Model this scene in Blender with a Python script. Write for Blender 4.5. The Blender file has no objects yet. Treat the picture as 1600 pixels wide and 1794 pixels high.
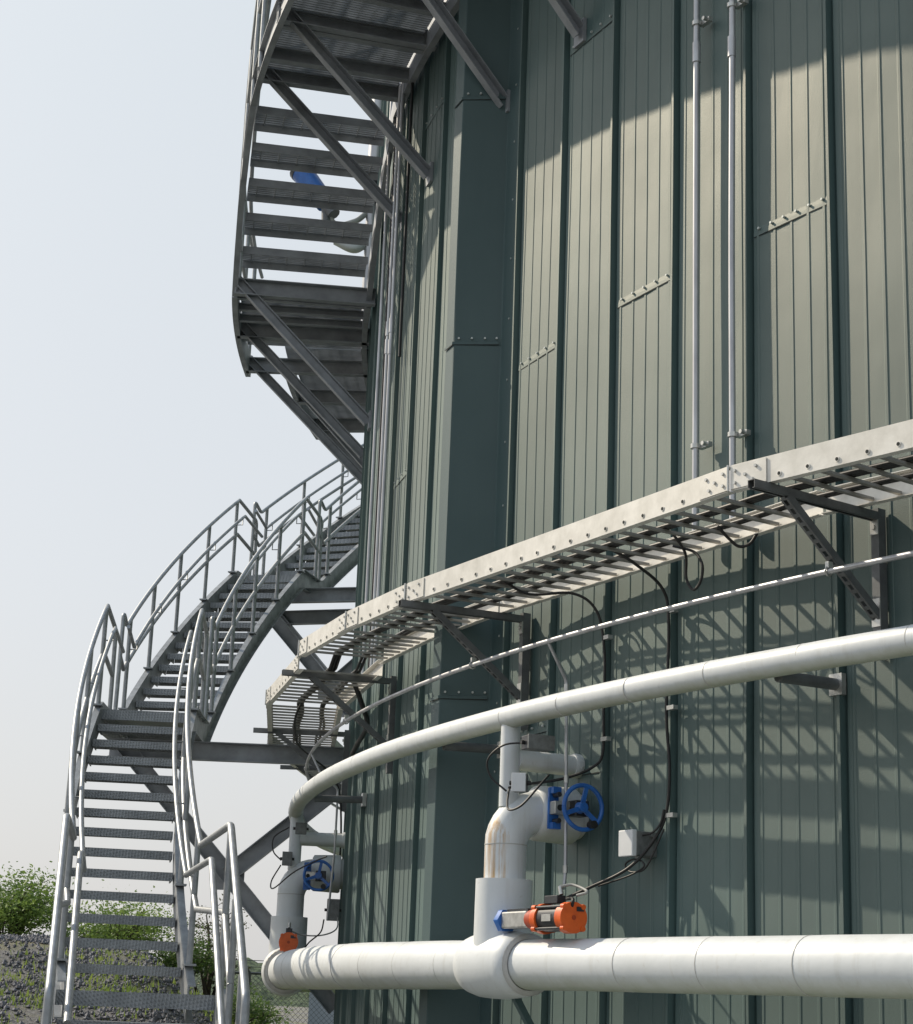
import bpy, math, random
from math import sin, cos, pi, radians, sqrt
from mathutils import Vector, Matrix, noise
random.seed(7)
D = bpy.data
scene = bpy.context.scene
COL = scene.collection

# ------------------------------------------------------------------ camera
H0 = 1.2                                   # eye height above the ground at the stair foot
CX, CY, R = 14.3675, 17.0771, 15.2411      # tank axis (plan, metres) and radius
PITCH, ROLL, FPX = 0.262047, 0.0380312, 3219.42
cd = D.cameras.new('camera')
cam = D.objects.new('camera', cd)
COL.objects.link(cam)
cd.sensor_fit = 'HORIZONTAL'
cd.sensor_width = 36.0
cd.lens = 36.0 * FPX / 1600.0
cd.clip_start = 0.1
cd.clip_end = 3000
_f = Vector((0, cos(PITCH), sin(PITCH)))
_u = Vector((0, -sin(PITCH), cos(PITCH)))
_r = Vector((1, 0, 0))
cr = _r * cos(ROLL) + _u * sin(ROLL)
cu = -_r * sin(ROLL) + _u * cos(ROLL)
M = Matrix((cr, cu, -_f)).transposed().to_4x4()
M.translation = Vector((0, 0, H0))
cam.matrix_world = M
scene.camera = cam

# ------------------------------------------------------------------ world + sun
SUN_EL = radians(39.0)
SX, SY = -0.83, 0.558                      # plan direction towards the sun
w = D.worlds.new('World')
scene.world = w
w.use_nodes = True
nt = w.node_tree
nt.nodes.clear()
out = nt.nodes.new('ShaderNodeOutputWorld')
bg = nt.nodes.new('ShaderNodeBackground')
sky = nt.nodes.new('ShaderNodeTexSky')
sky.sky_type = 'NISHITA'
sky.sun_disc = False
sky.sun_elevation = SUN_EL
sky.sun_rotation = math.atan2(SX, SY)
sky.air_density = 1.0
sky.dust_density = 4.0
sky.ozone_density = 1.5
mixn = nt.nodes.new('ShaderNodeMix'); mixn.data_type = 'RGBA'
mixn.inputs[0].default_value = 0.80
geo = nt.nodes.new('ShaderNodeTexCoord')
sep = nt.nodes.new('ShaderNodeSeparateXYZ')
ramp = nt.nodes.new('ShaderNodeValToRGB')
cr_ = ramp.color_ramp
cr_.elements[0].position = 0.0;  cr_.elements[0].color = (6.5, 6.45, 6.45, 1)
cr_.elements[1].position = 0.58; cr_.elements[1].color = (6.6, 7.15, 7.45, 1)
e = cr_.elements.new(1.0); e.color = (3.8, 5.4, 7.8, 1)
e = cr_.elements.new(0.22); e.color = (6.7, 6.95, 7.15, 1)
nt.links.new(geo.outputs['Generated'], sep.inputs[0])
nt.links.new(sep.outputs['Z'], ramp.inputs[0])
nt.links.new(sky.outputs[0], mixn.inputs[6])
nt.links.new(ramp.outputs[0], mixn.inputs[7])
nt.links.new(mixn.outputs[2], bg.inputs[0])
bg.inputs[1].default_value = 0.113
nt.links.new(bg.outputs[0], out.inputs[0])

sd = D.lights.new('sun', 'SUN')
sd.energy = 4.2
sd.angle = radians(0.55)
sd.color = (1.0, 0.88, 0.70)
so = D.objects.new('sun', sd)
COL.objects.link(so)
sv = Vector((SX * cos(SUN_EL), SY * cos(SUN_EL), sin(SUN_EL))).normalized()
so.rotation_euler = sv.to_track_quat('Z', 'Y').to_euler()
so.location = (-20, 10, 30)

scene.view_settings.view_transform = 'Standard'
scene.view_settings.look = 'None'
scene.view_settings.exposure = 0.07
scene.view_settings.gamma = 1.0
scene.render.engine = 'CYCLES'

# ------------------------------------------------------------------ materials
def nodes(name):
    m = D.materials.new(name)
    m.use_nodes = True
    n = m.node_tree
    b = n.nodes['Principled BSDF']
    return m, n, b

def noise_node(n, scale, detail=4, rough=0.6, vec=None, dims=None):
    t = n.nodes.new('ShaderNodeTexNoise')
    t.inputs['Scale'].default_value = scale
    t.inputs['Detail'].default_value = detail
    t.inputs['Roughness'].default_value = rough
    if vec: n.links.new(vec, t.inputs['Vector'])
    return t

def ramp_node(n, fac, stops):
    r = n.nodes.new('ShaderNodeValToRGB')
    el = r.color_ramp.elements
    while len(el) < len(stops): el.new(0.5)
    for i, (p, c) in enumerate(stops):
        el[i].position = p
        el[i].color = (c[0], c[1], c[2], 1) if hasattr(c, '__len__') else (c, c, c, 1)
    n.links.new(fac, r.inputs[0])
    return r

def coord(n, kind='Object', scale=(1, 1, 1)):
    c = n.nodes.new('ShaderNodeTexCoord')
    m = n.nodes.new('ShaderNodeMapping')
    m.inputs['Scale'].default_value = scale
    n.links.new(c.outputs[kind], m.inputs[0])
    return m.outputs[0]

def bump(n, b, h, strength=0.2, dist=0.01):
    k = n.nodes.new('ShaderNodeBump')
    k.inputs['Strength'].default_value = strength
    k.inputs['Distance'].default_value = dist
    n.links.new(h, k.inputs['Height'])
    n.links.new(k.outputs[0], b.inputs['Normal'])

def mat(name, c1, c2=None, rough=0.5, metal=0.0, scale=6.0, stretch=(1, 1, 1), r2=None,
        bump_s=0.0, bump_scale=80.0, spec=0.5, mid=(0.35, 0.7), detail=5):
    m, n, b = nodes(name)
    c2 = c2 or tuple(x * 0.85 for x in c1)
    v = coord(n, 'Object', stretch)
    t = noise_node(n, scale, detail, 0.62, v)
    r = ramp_node(n, t.outputs['Fac'], [(mid[0], c1), (mid[1], c2)])
    n.links.new(r.outputs[0], b.inputs['Base Color'])
    rr = ramp_node(n, t.outputs['Fac'], [(0.3, rough), (0.75, r2 if r2 is not None else min(1, rough * 1.15))])
    n.links.new(rr.outputs[0], b.inputs['Roughness'])
    b.inputs['Metallic'].default_value = metal
    b.inputs['Specular IOR Level'].default_value = spec
    if bump_s:
        t2 = noise_node(n, bump_scale, 3, 0.5, v)
        bump(n, b, t2.outputs['Fac'], bump_s, 0.004)
    return m

# green coated sheet: fine embossed texture, faint vertical dirt runs
def wall_mat(name, base, dark, rough=0.56, spec=1.0, tint=(1.0, 0.93, 0.80, 1)):
    m, n, b = nodes(name)
    v = coord(n, 'Object', (1, 1, 0.06))
    v2 = coord(n, 'Object', (1, 1, 1))
    t = noise_node(n, 3.0, 6, 0.65, v)
    t2 = noise_node(n, 0.9, 4, 0.6, v2)
    mm = n.nodes.new('ShaderNodeMath'); mm.operation = 'ADD'
    n.links.new(t.outputs['Fac'], mm.inputs[0]); n.links.new(t2.outputs['Fac'], mm.inputs[1])
    hf = n.nodes.new('ShaderNodeMath'); hf.operation = 'MULTIPLY'; hf.inputs[1].default_value = 0.5
    n.links.new(mm.outputs[0], hf.inputs[0])
    r = ramp_node(n, hf.outputs[0], [(0.38, base), (0.62, dark)])
    at = n.nodes.new('ShaderNodeAttribute'); at.attribute_name = 'tone'
    hs = n.nodes.new('ShaderNodeHueSaturation')
    tv = n.nodes.new('ShaderNodeMath'); tv.operation = 'ADD'; tv.inputs[1].default_value = 1.0
    n.links.new(at.outputs['Fac'], tv.inputs[0]); n.links.new(tv.outputs[0], hs.inputs['Value'])
    n.links.new(r.outputs[0], hs.inputs['Color'])
    n.links.new(hs.outputs[0], b.inputs['Base Color'])
    rr = ramp_node(n, t2.outputs['Fac'], [(0.3, rough - 0.03), (0.7, rough + 0.06)])
    n.links.new(rr.outputs[0], b.inputs['Roughness'])
    b.inputs['Specular IOR Level'].default_value = spec
    b.inputs['Specular Tint'].default_value = tint
    t3 = noise_node(n, 230.0, 2, 0.5, v2)
    bump(n, b, t3.outputs['Fac'], 0.35, 0.003)
    return m

M_WALL = wall_mat('green_sheet', (0.070, 0.128, 0.130), (0.046, 0.096, 0.100))
M_TRIM = wall_mat('green_trim', (0.064, 0.106, 0.108), (0.053, 0.092, 0.095), 0.5, 0.4, (1, 1, 1, 1))
M_GALV = mat('galvanised_steel', (0.37, 0.39, 0.41), (0.20, 0.215, 0.23), 0.50, 0.45, 9.0, bump_s=0.12, bump_scale=60)
M_GALVD = mat('weathered_galvanised_steel', (0.36, 0.38, 0.41), (0.235, 0.25, 0.27), 0.55, 0.3, 5.0, bump_s=0.15, bump_scale=40)
M_RAIL = mat('galvanised_tube', (0.36, 0.38, 0.40), (0.25, 0.265, 0.28), 0.42, 0.5, 14.0, bump_s=0.08, bump_scale=90)
M_COND = mat('galvanised_conduit', (0.55, 0.56, 0.58), (0.36, 0.36, 0.38), 0.38, 0.6, 12.0, (1, 1, 0.2))
M_ALU = mat('aluminium_tray', (0.78, 0.76, 0.71), (0.56, 0.545, 0.50), 0.40, 0.25, 7.0, (1, 1, 1), bump_s=0.08, detail=8)
M_STRUT = mat('steel_strut_channel', (0.17, 0.18, 0.185), (0.11, 0.115, 0.12), 0.5, 0.5, 10)
M_BLACK = mat('black_rubber', (0.012, 0.012, 0.013), (0.02, 0.02, 0.02), 0.45, 0, 5)
M_DARK = mat('dark_gap', (0.015, 0.02, 0.02), (0.02, 0.025, 0.025), 0.8, 0, 5)
M_BLUE = mat('blue_paint', (0.025, 0.15, 0.50), (0.018, 0.10, 0.37), 0.32, 0, 12, spec=0.6)
M_ORANGE = mat('orange_paint', (0.78, 0.13, 0.015), (0.62, 0.095, 0.012), 0.38, 0, 15, spec=0.55)
M_ORANGED = mat('orange_red_paint', (0.42, 0.055, 0.012), (0.34, 0.045, 0.01), 0.45, 0, 15)
M_CHAR = mat('charcoal_cylinder', (0.05, 0.053, 0.06), (0.028, 0.03, 0.034), 0.35, 0.3, 25)
M_BOXW = mat('white_plastic', (0.70, 0.72, 0.74), (0.62, 0.64, 0.66), 0.35, 0, 6)
M_BOXG = mat('grey_cast_box', (0.20, 0.21, 0.21), (0.13, 0.135, 0.135), 0.5, 0.2, 30)
M_SILV = mat('bright_zinc', (0.62, 0.62, 0.60), (0.42, 0.42, 0.40), 0.32, 0.7, 20)
M_HOSE = mat('pale_hose', (0.42, 0.42, 0.40), (0.33, 0.33, 0.31), 0.5, 0, 8)
M_BOLT = mat('bolt_zinc', (0.6, 0.6, 0.58), (0.45, 0.45, 0.43), 0.3, 0.7, 30)
M_SCREW = mat('painted_screw', (0.55, 0.58, 0.56), (0.45, 0.48, 0.46), 0.35, 0.3, 30)
M_MESH = mat('fence_wire', (0.10, 0.11, 0.11), (0.08, 0.085, 0.085), 0.5, 0.6, 8)
M_TANKW = mat('pale_concrete', (0.34, 0.38, 0.43), (0.27, 0.31, 0.35), 0.7, 0, 1.5)
M_RUNG = mat('tray_rung', (0.34, 0.33, 0.31), (0.24, 0.235, 0.22), 0.5, 0.3, 8)
M_SEAL = mat('joint_line', (0.55, 0.55, 0.53), (0.42, 0.42, 0.40), 0.6, 0, 12)

# insulated pipe jacket: white, grass reflection painted green on the underside, dirt blotches
def jacket(name, rust=0.0, grass_bounce=0.75):
    m, n, b = nodes(name)
    v = coord(n, 'Object')
    t = noise_node(n, 2.2, 6, 0.65, v)
    r = ramp_node(n, t.outputs['Fac'], [(0.32, (0.70, 0.73, 0.75)), (0.72, (0.61, 0.64, 0.655))])
    col = r.outputs[0]
    # green light off the grass, painted in: follows the surface's own underside
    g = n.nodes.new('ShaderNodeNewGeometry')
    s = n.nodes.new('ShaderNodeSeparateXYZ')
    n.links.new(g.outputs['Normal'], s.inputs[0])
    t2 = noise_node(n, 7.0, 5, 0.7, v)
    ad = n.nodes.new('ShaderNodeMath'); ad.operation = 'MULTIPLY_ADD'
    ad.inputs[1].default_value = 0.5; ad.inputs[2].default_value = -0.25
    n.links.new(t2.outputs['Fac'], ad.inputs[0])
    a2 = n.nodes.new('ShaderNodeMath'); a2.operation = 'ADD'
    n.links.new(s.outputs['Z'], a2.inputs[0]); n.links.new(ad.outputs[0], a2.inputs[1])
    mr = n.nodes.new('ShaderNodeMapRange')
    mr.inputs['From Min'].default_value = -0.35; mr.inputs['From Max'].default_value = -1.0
    mr.inputs['To Min'].default_value = 0.0; mr.inputs['To Max'].default_value = grass_bounce
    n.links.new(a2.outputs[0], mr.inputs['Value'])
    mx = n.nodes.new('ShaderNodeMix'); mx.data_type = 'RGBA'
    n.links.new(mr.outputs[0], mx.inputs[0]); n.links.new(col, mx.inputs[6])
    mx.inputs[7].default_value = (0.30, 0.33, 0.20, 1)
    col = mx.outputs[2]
    # faint vertical drip stains
    vd = coord(n, 'Object', (1.0, 1.0, 0.07)); td = noise_node(n, 15.0, 5, 0.65, vd)
    rd = ramp_node(n, td.outputs['Fac'], [(0.54, 0.0), (0.72, 0.28)])
    md_ = n.nodes.new('ShaderNodeMix'); md_.data_type = 'RGBA'
    n.links.new(rd.outputs[0], md_.inputs[0]); n.links.new(col, md_.inputs[6])
    md_.inputs[7].default_value = (0.42, 0.40, 0.34, 1)
    col = md_.outputs[2]
    # grey scuffs
    t4 = noise_node(n, 26.0, 3, 0.6, v)
    sc = ramp_node(n, t4.outputs['Fac'], [(0.66, 0.0), (0.74, 0.35)])
    m4 = n.nodes.new('ShaderNodeMix'); m4.data_type = 'RGBA'
    n.links.new(sc.outputs[0], m4.inputs[0]); n.links.new(col, m4.inputs[6])
    m4.inputs[7].default_value = (0.45, 0.44, 0.40, 1)
    col = m4.outputs[2]
    if rust:
        v3 = coord(n, 'Object', (1.0, 1.0, 0.05))
        t3 = noise_node(n, 32.0, 6, 0.7, v3)
        # the leak runs down the outer side of the bend and the straight below it
        dp = n.nodes.new('ShaderNodeVectorMath'); dp.operation = 'DOT_PRODUCT'
        n.links.new(v, dp.inputs[0]); dp.inputs[1].default_value = (-sin(1.107) * .9 + cos(1.107) * .25, -cos(1.107) * .9 - sin(1.107) * .25, 0)
        t5 = n.nodes.new('ShaderNodeMapRange'); t5.inputs['From Min'].default_value = .015; t5.inputs['From Max'].default_value = .085
        n.links.new(dp.outputs['Value'], t5.inputs['Value'])
        mu = n.nodes.new('ShaderNodeMath'); mu.operation = 'MULTIPLY'
        n.links.new(t3.outputs['Fac'], mu.inputs[0]); n.links.new(t5.outputs[0], mu.inputs[1])
        rs = ramp_node(n, mu.outputs[0], [(0.40, 0.0), (0.56, rust)])
        m3 = n.nodes.new('ShaderNodeMix'); m3.data_type = 'RGBA'
        n.links.new(rs.outputs[0], m3.inputs[0]); n.links.new(col, m3.inputs[6])
        m3.inputs[7].default_value = (0.46, 0.27, 0.09, 1)
        col = m3.outputs[2]
    n.links.new(col, b.inputs['Base Color'])
    tb = noise_node(n, 5.0, 3, 0.5, v)
    bump(n, b, tb.outputs['Fac'], 0.35, 0.012)
    b.inputs['Roughness'].default_value = 0.46
    b.inputs['Specular IOR Level'].default_value = 0.5
    return m
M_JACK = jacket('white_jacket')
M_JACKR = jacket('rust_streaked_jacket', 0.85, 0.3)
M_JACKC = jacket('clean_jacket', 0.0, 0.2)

# diamond tread plate
def diamond():
    m, n, b = nodes('diamond_plate')
    v = coord(n, 'Object')
    t = noise_node(n, 5, 5, 0.6, v)
    r = ramp_node(n, t.outputs['Fac'], [(0.35, (0.34, 0.36, 0.38)), (0.7, (0.23, 0.245, 0.26))])
    n.links.new(r.outputs[0], b.inputs['Base Color'])
    b.inputs['Metallic'].default_value = 0.45
    b.inputs['Roughness'].default_value = 0.45
    hs = []
    for a in (0.6, -0.6):
        c = n.nodes.new('ShaderNodeTexCoord'); mp = n.nodes.new('ShaderNodeMapping')
        mp.inputs['Rotation'].default_value = (a, a, a)
        n.links.new(c.outputs['Object'], mp.inputs[0])
        wv = n.nodes.new('ShaderNodeTexWave'); wv.inputs['Scale'].default_value = 17
        n.links.new(mp.outputs[0], wv.inputs['Vector'])
        hs.append(wv.outputs['Fac'])
    mx = n.nodes.new('ShaderNodeMath'); mx.operation = 'MAXIMUM'
    n.links.new(hs[0], mx.inputs[0]); n.links.new(hs[1], mx.inputs[1])
    bump(n, b, mx.outputs[0], 0.55, 0.009)
    return m
M_DIAM = diamond()

def leafmat(name, c1, c2):
    m, n, b = nodes(name)
    v = coord(n, 'Object')
    t = noise_node(n, 1.6, 4, 0.6, v)
    r = ramp_node(n, t.outputs['Fac'], [(0.35, c1), (0.65, c2)])
    n.links.new(r.outputs[0], b.inputs['Base Color'])
    b.inputs['Roughness'].default_value = 0.6
    b.inputs['Subsurface Weight'].default_value = 0.0
    tr = n.nodes.new('ShaderNodeBsdfTranslucent')
    n.links.new(r.outputs[0], tr.inputs[0])
    ms = n.nodes.new('ShaderNodeMixShader'); ms.inputs[0].default_value = 0.35
    n.links.new(b.outputs[0], ms.inputs[1]); n.links.new(tr.outputs[0], ms.inputs[2])
    n.links.new(ms.outputs[0], n.nodes['Material Output'].inputs[0])
    return m
M_LEAF1 = leafmat('bush_leaves', (0.11, 0.19, 0.04), (0.27, 0.38, 0.09))
M_LEAF2 = leafmat('dark_leaves', (0.07, 0.13, 0.035), (0.14, 0.22, 0.05))
M_LEAF3 = leafmat('dry_leaves', (0.07, 0.08, 0.035), (0.11, 0.11, 0.05))
M_GRASS = leafmat('grass_blades', (0.20, 0.29, 0.06), (0.32, 0.40, 0.10))
M_BARK = mat('bark', (0.09, 0.075, 0.06), (0.05, 0.04, 0.032), 0.9, 0, 20)
M_STONE = mat('gravel_stones', (0.19, 0.19, 0.21), (0.085, 0.085, 0.095), 0.85, 0, 9.0, mid=(0.4, 0.6))

def ground_mat():
    m, n, b = nodes('gravel_ground')
    v = coord(n, 'Object')
    t = noise_node(n, 26, 6, 0.75, v)
    r = ramp_node(n, t.outputs['Fac'], [(0.38, (0.085, 0.083, 0.082)), (0.62, (0.24, 0.238, 0.235))])
    t2 = noise_node(n, 0.55, 4, 0.6, v)
    g = ramp_node(n, t2.outputs['Fac'], [(0.49, 0.0), (0.60, 0.85)])
    t3 = noise_node(n, 9, 5, 0.7, v)
    r3 = ramp_node(n, t3.outputs['Fac'], [(0.35, (0.12, 0.15, 0.05)), (0.65, (0.24, 0.20, 0.12))])
    mx = n.nodes.new('ShaderNodeMix'); mx.data_type = 'RGBA'
    n.links.new(g.outputs[0], mx.inputs[0]); n.links.new(r.outputs[0], mx.inputs[6]); n.links.new(r3.outputs[0], mx.inputs[7])
    n.links.new(mx.outputs[2], b.inputs['Base Color'])
    b.inputs['Roughness'].default_value = 0.9
    bump(n, b, t.outputs['Fac'], 0.9, 0.05)
    return m
M_GROUND = ground_mat()
def hill_mat():
    m, n, b = nodes('wooded_hill')
    v = coord(n, 'Object')
    t = noise_node(n, 0.9, 6, 0.8, v)
    r = ramp_node(n, t.outputs['Fac'], [(0.42, (0.03, 0.06, 0.03)), (0.58, (0.14, 0.20, 0.10))])
    n.links.new(r.outputs[0], b.inputs['Base Color'])
    b.inputs['Roughness'].default_value = 0.9
    bump(n, b, t.outputs['Fac'], 1.0, 1.5)
    return m
M_HILL = hill_mat()

# ------------------------------------------------------------------ helpers
def P(phi, dr, z):
    """point at angle phi round the tank, dr metres outside its wall, z metres above eye level"""
    rr = R + dr
    return Vector((CX - rr * sin(phi), CY - rr * cos(phi), z + H0))
def N(phi): return Vector((-sin(phi), -cos(phi), 0))      # outwards
def T(phi): return Vector((cos(phi), -sin(phi), 0))       # round the tank, towards the viewer
UP = Vector((0, 0, 1))

class MB:
    def __init__(s): s.v = []; s.f = []; s.sm = []
    def add(s, vs, fs, smooth=False):
        o = len(s.v); s.v += [Vector(a) for a in vs]
        s.f += [tuple(i + o for i in f) for f in fs]; s.sm += [smooth] * len(fs)
        return s
    def box(s, c, ax, ay, az, sx, sy, sz):
        """box centred c with unit axes and full sizes"""
        vs = []
        for i in (-.5, .5):
            for j in (-.5, .5):
                for k in (-.5, .5):
                    vs.append(c + ax * (i * sx) + ay * (j * sy) + az * (k * sz))
        return s.add(vs, [(0, 1, 3, 2), (4, 6, 7, 5), (0, 4, 5, 1), (2, 3, 7, 6), (0, 2, 6, 4), (1, 5, 7, 3)])
    def cyl(s, a, b, r, n=10, r2=None, cap=True):
        d = (b - a); L = d.length
        if L < 1e-6: return s
        d /= L; r2 = r if r2 is None else r2
        x = d.cross(UP if abs(d.z) < .9 else Vector((1, 0, 0))).normalized(); y = d.cross(x)
        vs = []
        for p, q in ((a, r), (b, r2)):
            for i in range(n):
                t = 2 * pi * i / n; vs.append(p + x * (q * cos(t)) + y * (q * sin(t)))
        s.add(vs, [(i, (i + 1) % n, n + (i + 1) % n, n + i) for i in range(n)], True)
        if cap:
            s.add(vs[:n], [tuple(range(n))[::-1]]); s.add(vs[n:], [tuple(range(n))])
        return s
    def tube(s, pts, r, n=10, cap=True, rs=None):
        pts = [Vector(p) for p in pts]; k = len(pts); fr = None; vs = []
        for i, p in enumerate(pts):
            d = (pts[min(i + 1, k - 1)] - pts[max(i - 1, 0)]).normalized()
            if fr is None:
                x = d.cross(UP if abs(d.z) < .95 else Vector((1, 0, 0))).normalized()
            else:
                x = (fr - d * fr.dot(d)).normalized()
            fr = x; y = d.cross(x)
            # widen at bends so that the tube keeps its diameter
            q = rs[i] if rs else r
            for j in range(n):
                t = 2 * pi * j / n; vs.append(p + x * (q * cos(t)) + y * (q * sin(t)))
        fs = []
        for i in range(k - 1):
            for j in range(n):
                fs.append((i * n + j, i * n + (j + 1) % n, (i + 1) * n + (j + 1) % n, (i + 1) * n + j))
        s.add(vs, fs, True)
        if cap:
            s.add(vs[:n], [tuple(range(n))[::-1]]); s.add(vs[-n:], [tuple(range(n))])
        return s
    def bar(s, a, b, wid, hgt, side=None):
        """rectangular bar a->b; wid along 'side', hgt perpendicular"""
        d = (b - a).normalized()
        side = side or d.cross(UP)
        side = (side - d * side.dot(d)).normalized(); u = side.cross(d)
        return s.box((a + b) / 2, d, side, u, (b - a).length, wid, hgt)
    def channel(s, a, b, wid, hgt, side, t=0.008, flip=1):
        """C channel a->b: web of height hgt, flanges of width wid pointing to side"""
        d = (b - a).normalized(); side = (side - d * side.dot(d)).normalized() * flip
        u = side.cross(d).normalized(); L = (b - a).length; m = (a + b) / 2
        s.box(m, d, side, u, L, t, hgt)
        for k in (-1, 1):
            s.box(m + side * (wid / 2 + t / 2) + u * (k * (hgt / 2 - t / 2)), d, side, u, L, wid, t)
        return s
    def ribbon(s, rows, smooth=True, closed=False):
        k = len(rows[0]); vs = [p for r_ in rows for p in r_]; fs = []
        for i in range(len(rows) - 1):
            for j in range(k if closed else k - 1):
                fs.append((i * k + j, i * k + (j + 1) % k, (i + 1) * k + (j + 1) % k, (i + 1) * k + j))
        return s.add(vs, fs, smooth)
    def sphere(s, c, r, n=10, m=6, sc=(1, 1, 1)):
        rows = []
        for i in range(m + 1):
            t = pi * i / m
            rows.append([c + Vector((r * sc[0] * sin(t) * cos(2 * pi * j / n), r * sc[1] * sin(t) * sin(2 * pi * j / n), r * sc[2] * cos(t))) for j in range(n)])
        return s.ribbon(rows, True, True)
    def build(s, name, material, parent=None, origin=None, bevel=0.0):
        me = D.meshes.new(name)
        o_ = Vector(origin) if origin is not None else (parent.matrix_basis.translation.copy() if parent is not None else None)
        if o_ is None:
            o_ = Vector((0, 0, 0))
            if s.v:
                mn = [min(p[i] for p in s.v) for i in range(3)]; mx_ = [max(p[i] for p in s.v) for i in range(3)]
                o_ = Vector(((mn[0] + mx_[0]) / 2, (mn[1] + mx_[1]) / 2, mn[2]))
        s.o = o_
        me.from_pydata([tuple(p - o_) for p in s.v], [], s.f)
        me.polygons.foreach_set('use_smooth', s.sm)
        me.materials.append(material)
        me.update()
        ob = D.objects.new(name, me); COL.objects.link(ob)
        if parent is not None:
            ob.parent = parent
            # parts are modelled in world space: their mesh is stored relative to the thing's base
            if parent.parent is not None:
                me.transform(Matrix.Translation(o_ - ROOT[parent.name]))
        else:
            ob.location = o_
        ROOT[ob.name] = ROOT[parent.name] if parent is not None else o_.copy()
        if bevel:
            md = ob.modifiers.new('bevel', 'BEVEL'); md.width = bevel; md.segments = 2; md.limit_method = 'ANGLE'
        return ob
ROOT = {}
def thing(name, label, cat, loc, group=None):
    o = D.objects.new(name, None); COL.objects.link(o); o.location = loc; o.empty_display_size = 0.2
    ROOT[o.name] = Vector(loc)
    return tag(o, label, cat, group)
def tag(o, label=None, cat=None, group=None, kind=None):
    if label: o['label'] = label
    if cat: o['category'] = cat
    if group: o['group'] = group
    if kind: o['kind'] = kind
    return o
def part(mb, name, m, root, bevel=0.0):
    """add mb as a part (or sub-part) of root"""
    me = D.meshes.new(name)
    o_ = ROOT[root.name]
    me.from_pydata([tuple(p - o_) for p in mb.v], [], mb.f)
    me.polygons.foreach_set('use_smooth', mb.sm)
    me.materials.append(m); me.update()
    ob = D.objects.new(name, me); COL.objects.link(ob); ob.parent = root
    ROOT[ob.name] = o_
    if bevel:
        md = ob.modifiers.new('bevel', 'BEVEL'); md.width = bevel; md.segments = 2; md.limit_method = 'ANGLE'
    return ob
def single(mb, name, m, label, cat, group=None, kind=None, bevel=0.0):
    ob = mb.build(name, m, bevel=bevel)
    return tag(ob, label, cat, group, kind)
def arc(p0, p1, dr, z, n=None):
    n = n or max(2, int(abs(p1 - p0) / 0.01))
    return [P(p0 + (p1 - p0) * i / n, dr, z) for i in range(n + 1)]
def smooth(pts, n=8):
    """Catmull-Rom through points"""
    pts = [Vector(p) for p in pts]; q = [pts[0] * 2 - pts[1]] + pts + [pts[-1] * 2 - pts[-2]]; o = []
    for i in range(1, len(q) - 2):
        a, b, c, d = q[i - 1], q[i], q[i + 1], q[i + 2]
        for k in range(n):
            t = k / n
            o.append(0.5 * ((2 * b) + (c - a) * t + (2 * a - 5 * b + 4 * c - d) * t * t + (3 * b - a - 3 * c + d) * t ** 3))
    o.append(pts[-1]); return o
def fillet(pts, rad, n=5):
    """polyline with rounded corners"""
    pts = [Vector(p) for p in pts]; o = [pts[0]]
    for i in range(1, len(pts) - 1):
        a, b, c = pts[i - 1], pts[i], pts[i + 1]
        u, v = (a - b), (c - b); r1 = min(rad, u.length * .45, v.length * .45)
        if r1 < 1e-4: o.append(b); continue
        p, q = b + u.normalized() * r1, b + v.normalized() * r1
        for k in range(n + 1):
            t = k / n; o.append(p * (1 - t) ** 2 + b * (2 * t * (1 - t)) + q * t * t)
    o.append(pts[-1]); return o

# ------------------------------------------------------------------ ground and setting
def sstep(a, b, x):
    t = max(0, min(1, (x - a) / (b - a))); return t * t * (3 - 2 * t)
def gh(x, y):
    """terrain height (world z): flat round the stair foot, a gravel bank behind it on the left"""
    if y < 6: return 0.0
    k = (x / max(y, 1))                      # bearing: the bank falls away towards the tank
    crest = 1.67 - 1.15 * sstep(-0.165, -0.085, k) - 0.75 * sstep(-0.10, -0.045, k)
    if k < -0.17: crest += 0.10 * sstep(-0.17, -0.24, k)
    crest = max(crest, 0.0)
    h = crest * sstep(14.5, 24, y)
    h += (noise.noise(Vector((x * .5, y * .5, 0))) * .13 + noise.noise(Vector((x * 1.9, y * 1.9, 3))) * .05) * sstep(14, 17, y)
    if y > 27: h += (0.35 - crest) * sstep(29, 42, y) * 0.9
    return h
g = MB(); xs = [-400, -200, -100, -60, -40, -28, -20] + [-16 + i * 0.25 for i in range(88)] + [7, 12, 20, 40, 80, 160, 400]
ys = [-120, -60, -30, -10, 0, 6, 10] + [12 + i * 0.25 for i in range(90)] + [36, 40, 50, 70, 100, 160, 300, 700]
rows = [[Vector((x, y, gh(x, y) if -17 < x < 8 else gh(-17 if x < 0 else 8, y))) for x in xs] for y in ys]
g.ribbon(rows, True)
# flip so that normals point up
g.f = [f[::-1] for f in g.f]
ob = g.build('ground', M_GROUND, origin=(0, 0, 0)); tag(ob, kind='structure')

# unseen pale apron, added round the tank foot to bounce light onto the pipes
g = MB(); rows = []
for i in range(13):
    rr = R - .05 + (2.2 if i else 0) * (i / 12)
    rows.append([Vector((CX - rr * sin(a), CY - rr * cos(a), gh(CX - rr * sin(a), CY - rr * cos(a)) * 0 + .004)) for a in [(.0 + 1.75 * j / 90) for j in range(91)]])
g.ribbon(rows, True)
M_APRON = mat('bounce_apron', (0.34, 0.36, 0.36), (0.25, 0.27, 0.27), 0.9, 0, 14, bump_s=.4, bump_scale=50)
tag(g.build('added_strip', M_APRON, origin=(0, 0, 0)), kind='structure')

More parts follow.
